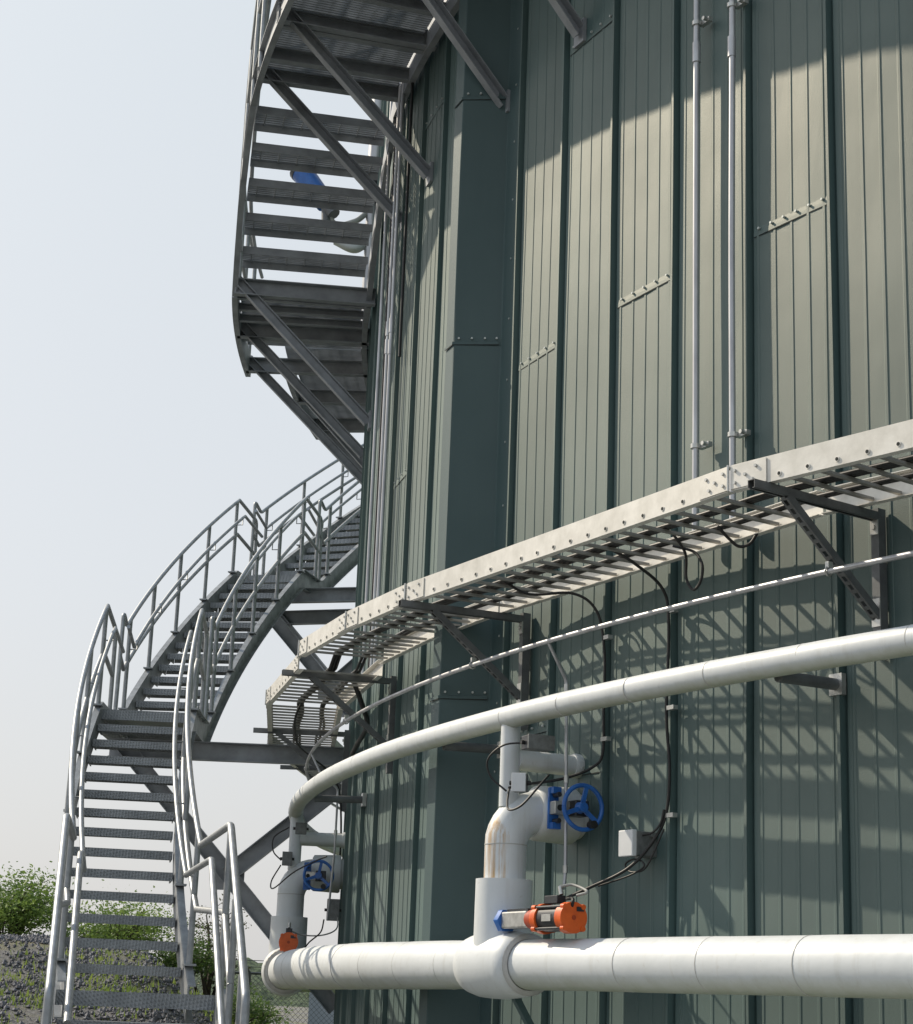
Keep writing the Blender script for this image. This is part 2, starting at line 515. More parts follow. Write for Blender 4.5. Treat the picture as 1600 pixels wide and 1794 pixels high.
# wooded far hill
g = MB()
rows = []
for i in range(60):
    y = 190 + i * 3
    rows.append([Vector((x, y, -2 + (7.4 * math.exp(-((x + 26) / 30.0) ** 2)) * sstep(190, 260, y)
                         + (noise.noise(Vector((x * .18, y * .18, 0))) * 1.3 + noise.noise(Vector((x * .6, y * .6, 5))) * 1.5) * sstep(195, 230, y)))
                 for x in [-90 + j * 1.4 for j in range(90)]])
g.ribbon(rows, True); g.f = [f[::-1] for f in g.f]
tag(g.build('hill', M_HILL, origin=(0, 0, 0)), kind='structure')

def tufts(name, m, spots, lh, n_blade, label, cat):
    g = MB()
    for (x, y) in spots:
        z = gh(x, y)
        for _ in range(n_blade):
            a = random.uniform(0, 2 * pi); h = lh * random.uniform(.5, 1.2)
            bx, by = x + random.gauss(0, .09), y + random.gauss(0, .09)
            dx, dy = cos(a) * .35 * h, sin(a) * .35 * h; wx, wy = -sin(a) * .012, cos(a) * .012
            g.add([(bx - wx, by - wy, z - .02), (bx + wx, by + wy, z - .02), (bx + dx, by + dy, z + h)], [(0, 1, 2)])
    ob = g.build(name, m, origin=(0, 0, 0)); return tag(ob, label, cat, kind='stuff')
sp = []
while len(sp) < 1500:
    y = random.uniform(17, 30); k = random.uniform(-0.125, -0.03)
    if random.random() < sstep(-0.115, -0.07, k): sp.append((k * y, y))
tufts('grass', M_GRASS, sp, .20, 14, 'yellow green grass on the low ground by the fence', 'grass')
sp = []
cl = [(random.uniform(-0.24, -0.10), random.uniform(16.5, 23)) for _ in range(17)]
for k, y in cl:
    q_ = random.uniform(.12, .38)
    for _ in range(random.randint(10, 60)): sp.append((k * y + random.gauss(0, q_), y + random.gauss(0, q_ * 1.3)))
tufts('weeds', M_GRASS, sp, .06, 7, 'scattered weeds and dry stalks on the gravel bank', 'weeds')

# loose stones on the bank
g = MB()
for i in range(26000):
    y = 13 + 13 * random.random(); x = y * random.uniform(-0.25, -0.06)
    if x > -0.9: continue
    r_ = random.choice((.012, .016, .022, .034)) * random.uniform(.7, 1.3)
    if noise.noise(Vector((x * .9, y * .9, 12))) > .20 and random.random() < .8: continue
    z = gh(x, y) + r_ * .3
    q = [Vector((x, y, z)) + Vector(d) * r_ * random.uniform(.6, 1.2) for d in ((1, 0, 0), (0, 1, 0), (-1, 0, 0), (0, -1, 0), (0, 0, .9), (0, 0, -.9))]
    g.add(q, [(0, 1, 4), (1, 2, 4), (2, 3, 4), (3, 0, 4), (1, 0, 5), (2, 1, 5), (3, 2, 5), (0, 3, 5)])
tag(g.build('gravel', M_STONE, origin=(0, 0, 0)), 'grey crushed stone covering the sloping bank', 'gravel', kind='stuff')

# shrubs and trees
def plant(name, label, cat, cx, cy, w_, h_, m, n=2600, ls=.05, group=None, seed=0, trunk_h=.35, branches=9, bare=False):
    rnd = random.Random(seed); z0 = gh(cx, cy)
    root = thing(name, label, cat, (cx, cy, z0), group)
    tr = MB(); tips = []
    for i in range(branches):
        a = rnd.uniform(0, 2 * pi); rr = rnd.uniform(.15, .5) * w_; top = rnd.uniform(.45, .98) * h_
        p0 = Vector((cx + rnd.gauss(0, .05), cy + rnd.gauss(0, .05), z0 - .05)); p2 = Vector((cx + cos(a) * rr, cy + sin(a) * rr, z0 + top))
        p1 = (p0 + p2) / 2 + Vector((rnd.gauss(0, .06), rnd.gauss(0, .06), .12 * h_))
        pts = smooth([p0, p1, p2], 5)
        tr.tube(pts, .02, 5, rs=[.03 * h_ / 1.6 * (1 - .8 * j / (len(pts) - 1)) + .004 for j in range(len(pts))])
        tips += [pts[-1], pts[-3], pts[-5]]
        for _ in range(4):
            b = pts[rnd.randint(3, len(pts) - 1)]; a2 = rnd.uniform(0, 2 * pi)
            e_ = b + Vector((cos(a2), sin(a2), rnd.uniform(.0, .8))) * rnd.uniform(.12, .3) * w_
            tr.cyl(b, e_, .008, 4, .003); tips.append(e_); tips.append((b + e_) / 2)
    part(tr, 'trunk', M_BARK, root)
    g = MB()
    for i in range(n):
        t = rnd.choice(tips)
        sp_ = .12 * w_ if not bare else .05 * w_
        p = t + Vector((rnd.gauss(0, sp_), rnd.gauss(0, sp_), rnd.gauss(0, sp_ * .7)))
        if p.z < z0: p.z = z0 + abs(rnd.gauss(0, .1))
        a = Vector((rnd.gauss(0, 1), rnd.gauss(0, 1), rnd.gauss(0, .6))).normalized(); b = a.cross(Vector((rnd.gauss(0, 1), rnd.gauss(0, 1), rnd.gauss(0, 1)))).normalized()
        s_ = ls * rnd.uniform(.6, 1.3)
        g.add([p - a * s_, p + b * s_ * .45, p + a * s_, p - b * s_ * .45], [(0, 1, 2, 3)])
    part(g, 'crown', m, root)
    return root
plant('shrub', 'tallest leafy shrub at the far left edge behind the gravel bank', 'shrub', -6.2, 27.0, 1.5, 1.02, M_LEAF1, 9000, .030, 'shrubs behind the gravel bank', 1, branches=18)
plant('shrub', 'low bright green shrub just left of the stair flight', 'shrub', -5.1, 27.5, 1.1, .45, M_LEAF1, 4000, .026, 'shrubs behind the gravel bank', 2, branches=12)
plant('shrub', 'broad green shrub seen between the middle stair treads', 'shrub', -4.45, 26.5, 1.5, .60, M_LEAF1, 7000, .026, 'shrubs behind the gravel bank', 3, branches=18)
plant('shrub', 'darker shrub seen low between the treads beside the inner stringer', 'shrub', -3.75, 27.2, 1.1, .72, M_LEAF2, 4500, .026, 'shrubs behind the gravel bank', 4, branches=12)
plant('small_tree', 'sparse dry conifer with bare drooping twigs behind the stair handrail', 'tree', -3.40, 27.8, 1.25, 1.45, M_LEAF3, 1600, .024, None, 5, branches=13, bare=True)
plant('shrub', 'rounded green shrub below the lowest pipe end in front of the fence', 'shrub', -2.15, 26.2, .9, .42, M_LEAF1, 4000, .026, 'shrubs behind the gravel bank', 6, branches=12)
plant('shrub', 'dark green shrub at the right foot of the gravel bank', 'shrub', -2.85, 28.6, 1.1, .62, M_LEAF2, 4500, .026, 'shrubs behind the gravel bank', 8, branches=12)

# chain link fence with barbed wire and the pale low wall behind it
fr = thing('chain_link_fence', 'dark chain link fence with wire strands beside the grass at lower left', 'fence', (-4, 31, gh(-4, 31)))
fb = .25
posts = [-5.2, -3.1, -1.0, 1.1, 3.2]
for x in posts:
    part(MB().cyl(Vector((x, 31, 0)), Vector((x, 31, fb + 1.35)), .035, 8).cyl(Vector((x, 31, fb + 1.35)), Vector((x - .12, 30.8, fb + 1.6)), .02, 6), 'post', M_MESH, fr)
part(MB().cyl(Vector((posts[0], 31, fb + 1.33)), Vector((posts[-1], 31, fb + 1.33)), .022, 8), 'top_rail', M_MESH, fr)
g = MB()
for k in range(2):
    g.cyl(Vector((posts[0] - k * .07, 30.9 - .06 * k, fb + 1.43 + .1 * k)), Vector((posts[-1] - k * .07, 30.9 - .06 * k, fb + 1.43 + .1 * k)), .006, 4)
part(g, 'barbed_wire', M_MESH, fr)
g = MB(); x = posts[0] - 1.3; fh = 1.33
while x < posts[-1]:
    for sg in (0, 1):
        a0, b0 = (x, x + fh) if sg == 0 else (x + fh, x)
        zs, ze = fb, fb + fh
        g.bar(Vector((a0, 31, zs)), Vector((b0, 31, ze)), .005, .005, Vector((0, 1, 0)))
    x += .085
part(g, 'wire_mesh', M_MESH, fr)
g = MB(); g.box(Vector((1.0, 41.5, .6)), Vector((1, 0, 0)), Vector((0, 1, 0)), UP, 7.6, .3, 1.6)
bw = thing('low_wall', 'pale blue grey low wall behind the chain link fence', 'wall', (1.0, 41.5, -.2))
part(g, 'panel', M_TANKW, bw)
part(MB().box(Vector((1.0, 41.5, 1.44)), Vector((1, 0, 0)), Vector((0, 1, 0)), UP, 7.7, .4, .08), 'coping', M_TANKW, bw)

# ------------------------------------------------------------------ tank
tank = thing('storage_tank', 'huge round tank clad in ribbed green metal sheets, filling the right side', 'tank', (CX, CY, 0))
SEAM0, AL = 1.1679, 0.0401546
BOX_R, BOX_L = 1.1679, 1.2680
def panel_profile(pa, pb, kpan):
    """profile between two standing seams, from left (pa, larger phi) to right (pb)"""
    o = []
    w_ = pa - pb; m_ = R
    rib = 0.031
    # standing seam at the left end (top 24 mm wide), its right flank faces the viewer
    o += [(pa + .0012, 0.0), (pa + .0009, rib), (pa - .0003, rib), (pa - .0004, -.017), (pa - .0017, -.017), (pa - .0018, 0.0)]
    for t in (0.12, 0.32, 0.52, 0.72, 0.90):
        c = pa - w_ * t
        hb = 0.0035
        o += [(c + .0011, 0.0), (c + .0006, hb), (c - .0003, hb), (c - .0005, 0.0)]
    return o
prof = []
k = 0
seams_left = [BOX_L + AL * j for j in range(0, 26)][::-1]
for i, pa in enumerate(seams_left):
    pb = seams_left[i + 1] if i + 1 < len(seams_left) else None
    if pb: prof.append((pa, pb))
seams_right = [SEAM0 - AL * j for j in range(0, 24)]
zs = [-1.4 + i * .45 for i in range(31)]
def wall_strip(pairs, g):
    for (pa, pb) in pairs:
        pr = panel_profile(pa, pb, 0) + [(pb + .0012, 0.0)]
        sd_ = random.random() * 50
        rows = []
        for z in zs:
            jig = noise.noise(Vector((sd_, z * .45, 0))) * .0011
            row = []
            for j, (ph, dr) in enumerate(pr):
                frac = (pa - ph) / (pa - pb)
                oil = noise.noise(Vector((sd_ + frac * 2.2, z * .7, 7))) * .006
                row.append(P(ph + (jig if 0 < j <= 5 else 0), dr + (oil if 5 < j < len(pr) - 1 else 0), z))
            rows.append(row)
        n0 = len(g.f); g.ribbon(rows, False); tv_ = random.uniform(-.10, .10)
        TONES.extend([tv_] * (len(g.f) - n0))
TONES = []
g = MB()
wall_strip(prof, g)
wall_strip([(seams_left[-1], 1.2030)], g)      # narrow piece running into the box
wall_strip([(seams_right[i], seams_right[i + 1]) for i in range(len(seams_right) - 1)], g)
# the unseen far side: plain sheet
a0, a1 = seams_left[0] + .0012, seams_right[-1] + 2 * pi
rows = [[P(a0 + (a1 - a0) * i / 120, 0, z) for i in range(121)] for z in (zs[0], zs[-1])]
g.ribbon(rows, False)
wall_ob = part(g, 'wall', M_WALL, tank)
TONES += [0.0] * (len(g.f) - len(TONES))
at_ = wall_ob.data.attributes.new('tone', 'FLOAT', 'FACE'); at_.data.foreach_set('value', TONES)
# shallow dome roof
rows = []
for i in range(9):
    t = i / 8; rr = (R + .25) * (1 - t); z = zs[-1] + 1.6 * (1 - (1 - t) ** 2) + H0
    rows.append([Vector((CX + rr * cos(2 * pi * j / 96), CY + rr * sin(2 * pi * j / 96), z)) for j in range(96)])
part(MB().ribbon(rows, True, True), 'roof', M_TRIM, tank)
# boxed cover running down the wall
g = MB()
bp = [(1.2035, 0.0), (1.2022, .28), (1.2020, .283), (1.1932, .283), (1.1928, .28), (1.1838, .012), (1.1828, .007), (1.1688, .007), (1.1686, 0)]
rows = []
for z in zs:
    row = []
    for j, (ph, dr) in enumerate(bp):
        w_ = noise.noise(Vector((j * 3.1, z * .55, 11))) * .004 if 1 < j < 6 else 0
        row.append(P(ph, dr + w_, z))
    rows.append(row)
g.ribbon(rows, False)
cover = part(g, 'corner_cover', M_TRIM, tank)
tag(cover, 'smooth dark green boxed cover running full height down the tank wall')
def screw(parent, p, nrm):
    s_ = MB(); a = p; s_.cyl(a, a + nrm * .004, .008, 8, .007); s_.cyl(a + nrm * .006, a + nrm * .010, .007, 6)
    part(s_, 'screw', M_SCREW, parent)
def joint(pa, pb, z, n, dr=.0, nrm=None):
    """overlap joint between sheets with a row of screws above it"""
    lines = MB()
    steps = 8
    rows = []
    for i in range(steps + 1):
        ph = pa + (pb - pa) * i / steps
        rows.append([P(ph, dr + .002, z + .045), P(ph, dr + .0042, z + .020), P(ph, dr + .0050, z), P(ph, dr + .001, z - .0015)])
    lines.ribbon(rows, False)
    j = part(lines, 'lap_joint', M_WALL, tank)
    rows = []
    for i in range(steps + 1):
        ph = pa + (pb - pa) * i / steps
        rows.append([P(ph, dr + .0046, z - .0005), P(ph, dr + .0046, z - .0055)])
    part(MB().ribbon(rows, False), 'gap', M_DARK, j)
    for i in range(n):
        ph = pa + (pb - pa) * (i + .5) / n
        screw(j, P(ph, dr + .006, z + .035), N(ph))
sr = seams_right
for (a, b_, z, n) in ((sr[0], sr[1], 3.91, 5), (sr[2], sr[3], 3.93, 5), (sr[4], sr[5], 3.935, 6), (sr[1], sr[2], 5.84, 5), (sr[0], sr[1], 1.55, 4),
                      (sr[1], sr[2], 1.26, 4), (1.312, 1.27, 6.6, 4), (1.348, 1.312, 3.83, 4), (sr[6], sr[7], 3.94, 5)):
    joint(a - .0026, b_ + .0016, z, n)
def cover_joint(z):
    """joint across the two faces of the boxed cover"""
    g = MB(); seq = [(1.2019, .286), (1.1931, .286), (1.1836, .016)]
    rows = [[P(ph, dr, z + .02), P(ph, dr + .006, z + .018), P(ph, dr + .006, z), P(ph, dr, z - .001)] for ph, dr in seq]
    g.ribbon(rows, False)
    j = part(g, 'lap_joint', M_TRIM, tank)
    rows = [[P(ph, dr + .005, z), P(ph, dr + .005, z - .006)] for ph, dr in seq]
    part(MB().ribbon(rows, False), 'gap', M_DARK, j)
    nn = (N(1.19) * .35 + T(1.19)).normalized()
    for t in (.12, .4, .68, .93):
        a, b_ = P(1.1931, .286, z + .04), P(1.1836, .016, z + .04)
        screw(j, a + (b_ - a) * t + nn * .004, nn)
for z in (5.95, 4.18, 1.84): cover_joint(z)
g = MB()
for i in range(20):
    p = P(1.1755, .007, -0.3 + i * .42)
    a = p; g.cyl(a, a + N(1.1755) * .005, .007, 8)
part(g, 'flange_screws', M_SCREW, cover)

# ------------------------------------------------------------------ rails for stairs
def gap_rail(root, inner, added_strip, height_fn=None):
    pass
def rail_section(root, base, side, heights=(.90, .47), grab=.72, post_at=None, gdr=None, name='guard_rail', label=None):
    """base: list of points along the stringer top. top and mid rail follow it; posts at indices; grab rail inboard"""
    g = MB()
    n = len(base)
    for h in heights:
        pts = [p + UP * h for p in base]
        g.tube(fillet(pts, .05) if n < 8 else pts, .021, 8)
    for i in post_at:
        g.cyl(base[i] + UP * 0.0, base[i] + UP * heights[0], .021, 8)
        g.box(base[i] + UP * .008, Vector((1, 0, 0)), Vector((0, 1, 0)), UP, .09, .09, .012)
    ob = part(g, name, M_RAIL, root)
    if gdr is not None:
        g = MB(); pts = [p + gdr[i] * .075 + UP * grab for i, p in enumerate(base)]
        g.tube(pts, .019, 8)
        for i in post_at:
            q = pts[i]
            g.tube([base[i] + UP * (grab - .09), q - UP * .09 + (base[i] + UP * grab - q) * .25, q - UP * .09, q], .006, 5)
        part(g, 'grab_rail', M_RAIL, root)
    return ob

# ------------------------------------------------------------------ lower stair
RO, RI, RISE, DPH = 2.2133, 1.4308, .172, .0165
st = thing('spiral_staircase', 'grey galvanised metal staircase curving up round the left of the tank', 'staircase', P(1.30, 1.8, -H0))
def tread_arc(ph, z, ro, ri, root, dph=DPH, lip=.062, m=M_DIAM):
    """folded plate tread, nose at ph, running back to larger phi"""
    g = MB(); d = dph * 1.06
    rows = []
    for dr in (ri + .012, ro - .012):
        rows.append([P(ph, dr, z - lip), P(ph, dr, z), P(ph + d, dr, z), P(ph + d, dr, z - lip * .75),
                     P(ph + d - .0004, dr, z - lip * .75), P(ph + d - .0004, dr, z - .006), P(ph + .0004, dr, z - .006), P(ph + .0004, dr, z - lip)])
    g.ribbon(rows, False, True)
    for ri_ in (0, 1): g.add(rows[ri_], [(0, 1, 2, 3, 4, 5, 6, 7)])
    # bent end tabs that bolt to the stringers
    for dr in (ri + .02, ro - .02):
        g.box(P(ph + d / 2, dr, z - .035), T(ph), N(ph), UP, .2, .008, .06)
    return part(g, 'tread', m, root)
def stringer_arc(pts_phi_z, dr, hgt, side, root, thick=.010, fl=.055, name='stringer', m=M_GALV, off=.05):
    """channel section that follows (phi, z) of the nosing line; side=+1 flanges outwards"""
    g = MB(); rows = []
    for ph, z in pts_phi_z:
        t, b_ = z + off, z + off - hgt
        d = dr
        rows.append([P(ph, d, t), P(ph, d + side * fl, t), P(ph, d + side * fl, t - .009), P(ph, d + side * thick, t - .009),
                     P(ph, d + side * thick, b_ + .009), P(ph, d + side * fl, b_ + .009), P(ph, d + side * fl, b_), P(ph, d, b_)])
    g.ribbon(rows, False, True)
    g.add(rows[0], [(0, 1, 2, 3, 4, 5, 6, 7)]); g.add(rows[-1], [(7, 6, 5, 4, 3, 2, 1, 0)])
    return part(g, name, m, root)
def lin(a, b_, n): return [(a[0] + (b_[0] - a[0]) * i / n, a[1] + (b_[1] - a[1]) * i / n) for i in range(n + 1)]
def landing_arc(p0, p1, z, ro, ri, root, m=M_DIAM):
    g = MB(); n = 8; top = []; 
    for i in range(n + 1):
        ph = p0 + (p1 - p0) * i / n
        top.append([P(ph, ri + .01, z - .09), P(ph, ri + .01, z), P(ph, ro - .01, z), P(ph, ro - .01, z - .09), P(ph, ro - .03, z - .09), P(ph, ro - .03, z - .008), P(ph, ri + .03, z - .008), P(ph, ri + .03, z - .09)])
    g.ribbon(top, False, True); g.add(top[0], [tuple(range(8))]); g.add(top[-1], [tuple(range(7, -1, -1))])
    for ph in (p0 + .0003, p1 - .0003):
        g.bar(P(ph, ri, z - .045), P(ph, ro, z - .045), .01, .09, T(ph))
    return part(g, 'landing', m, root)

# flight from the low landing up to the first landing
F1a, F1z = 1.3036, .1746
for i in range(0, 13): tread_arc(F1a + DPH * i, F1z + RISE * i, RO, RI, st)
L1p0, L1p1, L1z = F1a + DPH * 13, 1.5985, F1z + RISE * 13
landing_arc(L1p0, L1p1 + .002, L1z, RO, RI, st)
F2a, F2z = 1.5985, 2.584
for i in range(0, 13): tread_arc(F2a + DPH * i, F2z + RISE * i, RO, RI, st)
L2p0, L2z = F2a + DPH * 13, F2z + RISE * 13
L2p0 = 1.813; L2z = 4.82
landing_arc(L2p0, 1.868, L2z, RO, RI, st)
F3a, F3z = 1.868, 4.992
for i in range(0, 17): tread_arc(F3a + DPH * i, F3z + RISE * i, RO, RI, st)
SL = RISE / DPH
for dr, sd_ in ((RO, 1), (RI, -1)):
    stringer_arc(lin((1.287, .01), (L1p0 + .002, L1z + .02), 26) + [(1.546, L1z + .02)], dr, .235, sd_, st)
    stringer_arc([(1.546, L1z + .02), (1.581, L1z + .02)] + lin((1.585, L1z + .05), (1.815, L2z + .02), 26) + [(1.84, L2z + .02)], dr, .235, sd_, st)
    stringer_arc([(1.84, L2z + .02), (1.851, L2z + .02)] + lin((1.855, L2z + .04), (2.14, L2z + .04 + (2.14 - 1.855) * SL), 30), dr, .235, sd_, st)

def flight_rails(ph0, z0, ph1, z1, zl0, zl1, first=False, land0=.012, land1=.035):
    """guard rails of one flight on both stringers: a dip at the foot, a peak at the head"""
    for dr, inb in ((RO + .03, -1), (RI - .03, 1)):
        base = []
        n = 26
        for i in range(n + 1):
            t = i / n; base.append((ph0 + (ph1 - ph0) * t, z0 + (z1 - z0) * t))
        g = MB(); hh = .88
        for h, k_ in ((hh, 0), (.46, 1)):
            pts = [P(p_, dr, z_ + .05 + h) for p_, z_ in base]
            pts = [P(ph0 - land0, dr, base[0][1] + .05 + h + .085)] + pts if not first else pts
            pts = pts + [P(ph1 + land1, dr, zl1 + .05 + h - .10)]
            if k_ == 0:
                if not first: pts = fillet([P(ph0 - land0 - .0015, dr, zl0 + .05)] + pts[:1] + pts[1:3], .05) + pts[3:]
                tail = fillet([pts[-2], pts[-1] - UP * .0, P(ph1 + land1 + .002, dr, zl1 + .05)], .06)
                pts = pts[:-2] + tail
            g.tube(pts, .021, 8)
        np_ = 5
        for i in range(np_):
            t = (i + .35) / (np_ - .65) if i < np_ - 1 else 1.0
            t = [0.04, .28, .52, .76, .985][i]
            p_, z_ = ph0 + (ph1 - ph0) * t, z0 + (z1 - z0) * t
            g.cyl(P(p_, dr, z_ + .05), P(p_, dr, z_ + .05 + hh), .021, 8)
            g.box(P(p_, dr, z_ + .058), T(p_), N(p_), UP, .11, .08, .014)
        part(g, 'guard_rail', M_RAIL, st)
        g = MB(); ig = dr + inb * .085
        pts = [P(p_, ig, z_ + .05 + .68) for p_, z_ in base]
        if not first: pts = [P(ph0 - land0 - .01, ig, base[0][1] + .05 + .68 + .12)] + pts
        pts = pts + [P(ph1 + land1, ig, zl1 + .05 + .58)]
        g.tube(pts, .018, 8)
        for t in [0.04, .28, .52, .76, .985]:
            p_, z_ = ph0 + (ph1 - ph0) * t, z0 + (z1 - z0) * t
            q = P(p_, ig, z_ + .73)
            g.tube([P(p_, dr, z_ + .64), P(p_, ig, z_ + .64), q], .007, 5)
        part(g, 'grab_rail', M_RAIL, st)
flight_rails(1.290, .04, L1p0, L1z, 0.0, L1z, first=True)
flight_rails(1.585, L1z + .05, 1.813, L2z, L1z, L2z)
flight_rails(1.855, L2z + .04, 2.12, L2z + .04 + (2.12 - 1.855) * SL, L2z, 8)

# low landing and the straight bottom flight coming towards the viewer
LO, LI = P(1.287, RO, .003), P(1.287, RI, .003)
FO, FI = Vector((-2.31, 11.50, H0 + .003)), Vector((-1.37, 11.66, H0 + .003))
g = MB(); top = [LO, FO, FI, FI + Vector((-.04, .62, 0)), LI]
low = [p - UP * .09 for p in top]
g.add(top + low, [(4, 3, 2, 1, 0), (5, 6, 7, 8, 9), (0, 1, 6, 5), (1, 2, 7, 6), (2, 3, 8, 7), (3, 4, 9, 8), (4, 0, 5, 9)])
part(g, 'landing', M_DIAM, st)
fd = Vector((.17, -.985, 0)).normalized(); fs_ = Vector((.985, .17, 0))
fw_ = (FI - FO).length
fs_ = (FI - FO).normalized(); fd = Vector((.195, -.981, 0)).normalized()
for i in range(1, 7):
    g = MB(); a = FO + fd * (.281 * i) - UP * (RISE * i); b_ = FI + fd * (.281 * i) - UP * (RISE * i)
    m_ = (a + b_) / 2
    g.box(m_ - fd * .14 - UP * .003, fd, fs_, UP, .29, fw_ - .05, .006)
    g.box(m_ - UP * .031, fd, fs_, UP, .006, fw_ - .05, .062)
    g.box(m_ - fd * .285 - UP * .024, fd, fs_, UP, .006, fw_ - .05, .048)
    part(g, 'tread', M_DIAM, st)
for base_, sg in ((FO, -1), (FI, 1)):
    g = MB(); o_ = fs_ * (sg * .01)
    a = base_ + o_ - UP * .06 - fd * .02; b_ = a + fd * (.281 * 7) - UP * (RISE * 7)
    g.channel(a, b_, .05, .235, fs_ * sg, .01)
    part(g, 'stringer', M_GALV, st)
    part(MB().bar(base_ - UP * .1, base_ - UP * H0, .1, .1).box(Vector((base_.x, base_.y, .006)), fd, fs_, UP, .2, .2, .012), 'column', M_GALV, st)
# angled rails of the bottom flight with end posts
for base_, sg, pk in ((FO, -1, 0), (FI, 1, 1)):
    for hh, inb, rr in ((1.04, 0.03, .024), (.50, .03, .022), (.82, -.075, .021)):
        o_ = fs_ * (sg * inb)
        p0 = base_ + o_ + UP * hh + fd * .0
        p1 = p0 + fd * 1.66 - UP * (1.66 * RISE / .281) * 1.0
        if inb > 0: p1 = p0 + fd * 1.70 - UP * 1.05
        if hh > 1:
            end = [p0, p1, Vector((p1.x, p1.y, .02))]
        elif hh < .6:
            end = [p0, p0 + fd * 1.66 - UP * 1.02]; end[1].z = max(end[1].z, .1)
            end = [p0, p0 + fd * .72 - UP * .445]
        else:
            end = [p0, p0 + fd * 1.60 - UP * .99]
        z0_ = .97 if hh > 1 else (.55 if hh < .6 else .77)      # where the flight above leaves off
        if inb < 0: start = [P(1.2905, (RI + .055) if sg > 0 else (RO - .055), z0_)]
        else: start = [P(1.2905, (RI - .03) if sg > 0 else (RO + .03), z0_)]
        pts = fillet(start + end, .05)
        part(MB().tube(pts, rr, 10), 'guard_rail' if inb > 0 else 'grab_rail', M_RAIL, st)
    o_ = fs_ * (sg * .03)
    for t in (0.02, .42, .84):
        q = base_ + o_ + fd * (.281 * 6 * t) - UP * (RISE * 6 * t)
        part(MB().cyl(q, q + UP * (1.04 if t < .1 else .98), .022, 8), 'post', M_RAIL, st)

# brackets that carry the stair off the tank
def stair_frame(ph, z, full=True):
    g = MB()
    a, b_ = P(ph, .03, z), P(ph, RO, z)
    g.channel(a, b_, .07, .17, T(ph), .009)
    part(g, 'support_beam', M_GALVD, st)
    if full:
        g = MB(); t_ = P(ph, RO - .1, z + .06); w_ = P(ph, .03, z - 2.22)
        g.channel(w_, t_, .07, .15, T(ph), .009)
        part(g, 'support_brace', M_GALVD, st)
        g = MB(); mid = P(ph, 1.06, z - 1.10); g.channel(mid + (P(ph, 0, 0) - P(ph, 0, 0)), P(ph, .04, z - .22), .07, .15, T(ph), .009)
        part(g, 'support_brace', M_GALVD, st)
        g = MB(); g.box(mid, T(ph), N(ph), UP, .012, .30, .26); part(g, 'gusset_plate', M_GALVD, st)
stair_frame(1.555, L1z - .26)
stair_frame(1.83, L2z - .20)
stair_frame(1.875, L2z - .30)

# ------------------------------------------------------------------ upper walkway
UO, UI, UR, UDP = 1.24, .10, .19, .0178
wk = thing('elevated_walkway', 'dark steel grated walkway and steps high on the tank, seen from below', 'walkway', P(1.30, .6, 7.3))
def grate(p0, p1, z, ro, ri, name, step=.0021):
    g = MB(); ph = p0
    while ph <= p1 + 1e-6:
        g.bar(P(ph, ri, z - .016), P(ph, ro, z - .016), .011, .030, T(ph)); ph += step
    n = max(2, int((ro - ri) / .1))
    for i in range(n + 1):
        dr = ri + (ro - ri) * i / n; k_ = max(1, int((p1 - p0) / .02) + 1)
        for j in range(k_):
            a, b_ = p0 + (p1 - p0) * j / k_, p0 + (p1 - p0) * (j + 1) / k_
            g.bar(P(a, dr, z - .008), P(b_, dr, z - .008), .007, .010)
    return part(g, name, M_GALVD, wk)
def plank(ph, z, ro, ri, d, name='tread'):
    """tread plank: serrated ribs with folded edges"""
    g = MB()
    for k_ in range(8):
        p_ = ph + d * (k_ + .5) / 8
        g.bar(P(p_, ri, z - .012), P(p_, ro, z - .012), .018, .012, T(p_))
    g.bar(P(ph, ri, z - .035), P(ph, ro, z - .035), .006, .070, T(ph))
    g.bar(P(ph + d, ri, z - .04), P(ph + d, ro, z - .04), .006, .080, T(ph))
    for k_ in range(7):
        dr = ri + (ro - ri) * (k_ + .5) / 7
        g.bar(P(ph, dr, z - .024), P(ph + d, dr, z - .024), .012, .008)
    return part(g, name, M_GALVD, wk)
# upper landing
ph = 0.84
segs = [0.86, 0.93, 0.995, 1.045, 1.082, 1.116, 1.151, 1.186, 1.222, 1.260, 1.297, 1.329, 1.365]
for i in range(len(segs) - 1):
    grate(segs[i] + .001, segs[i + 1] - .001, 7.30, UO - .02, UI + .02, 'deck_panel')
    part(MB().channel(P(segs[i], UI, 7.21), P(segs[i], UO, 7.21), .05, .11, T(segs[i]), .008), 'joist', M_GALVD, wk)
def stringer_w(pts, dr, side, hgt=.27, off=.03):
    return stringer_arc(pts, dr, hgt, side, wk, .010, .05, 'stringer', M_GALVD, off)
stringer_w(lin((.86, 7.3), (1.366, 7.3), 40), UO, 1)
stringer_w(lin((.86, 7.3), (1.366, 7.3), 40), UI, -1, .2)
U0 = 1.3705
for i in range(5): plank(U0 + UDP * i, 7.3 - UR * (i + 1), UO - .02, UI + .02, UDP * 1.03)
for dr, sd_ in ((UO, 1), (UI, -1)):
    stringer_w(lin((1.366, 7.3), (1.462, 6.2), 12), dr, sd_, .24, .04)
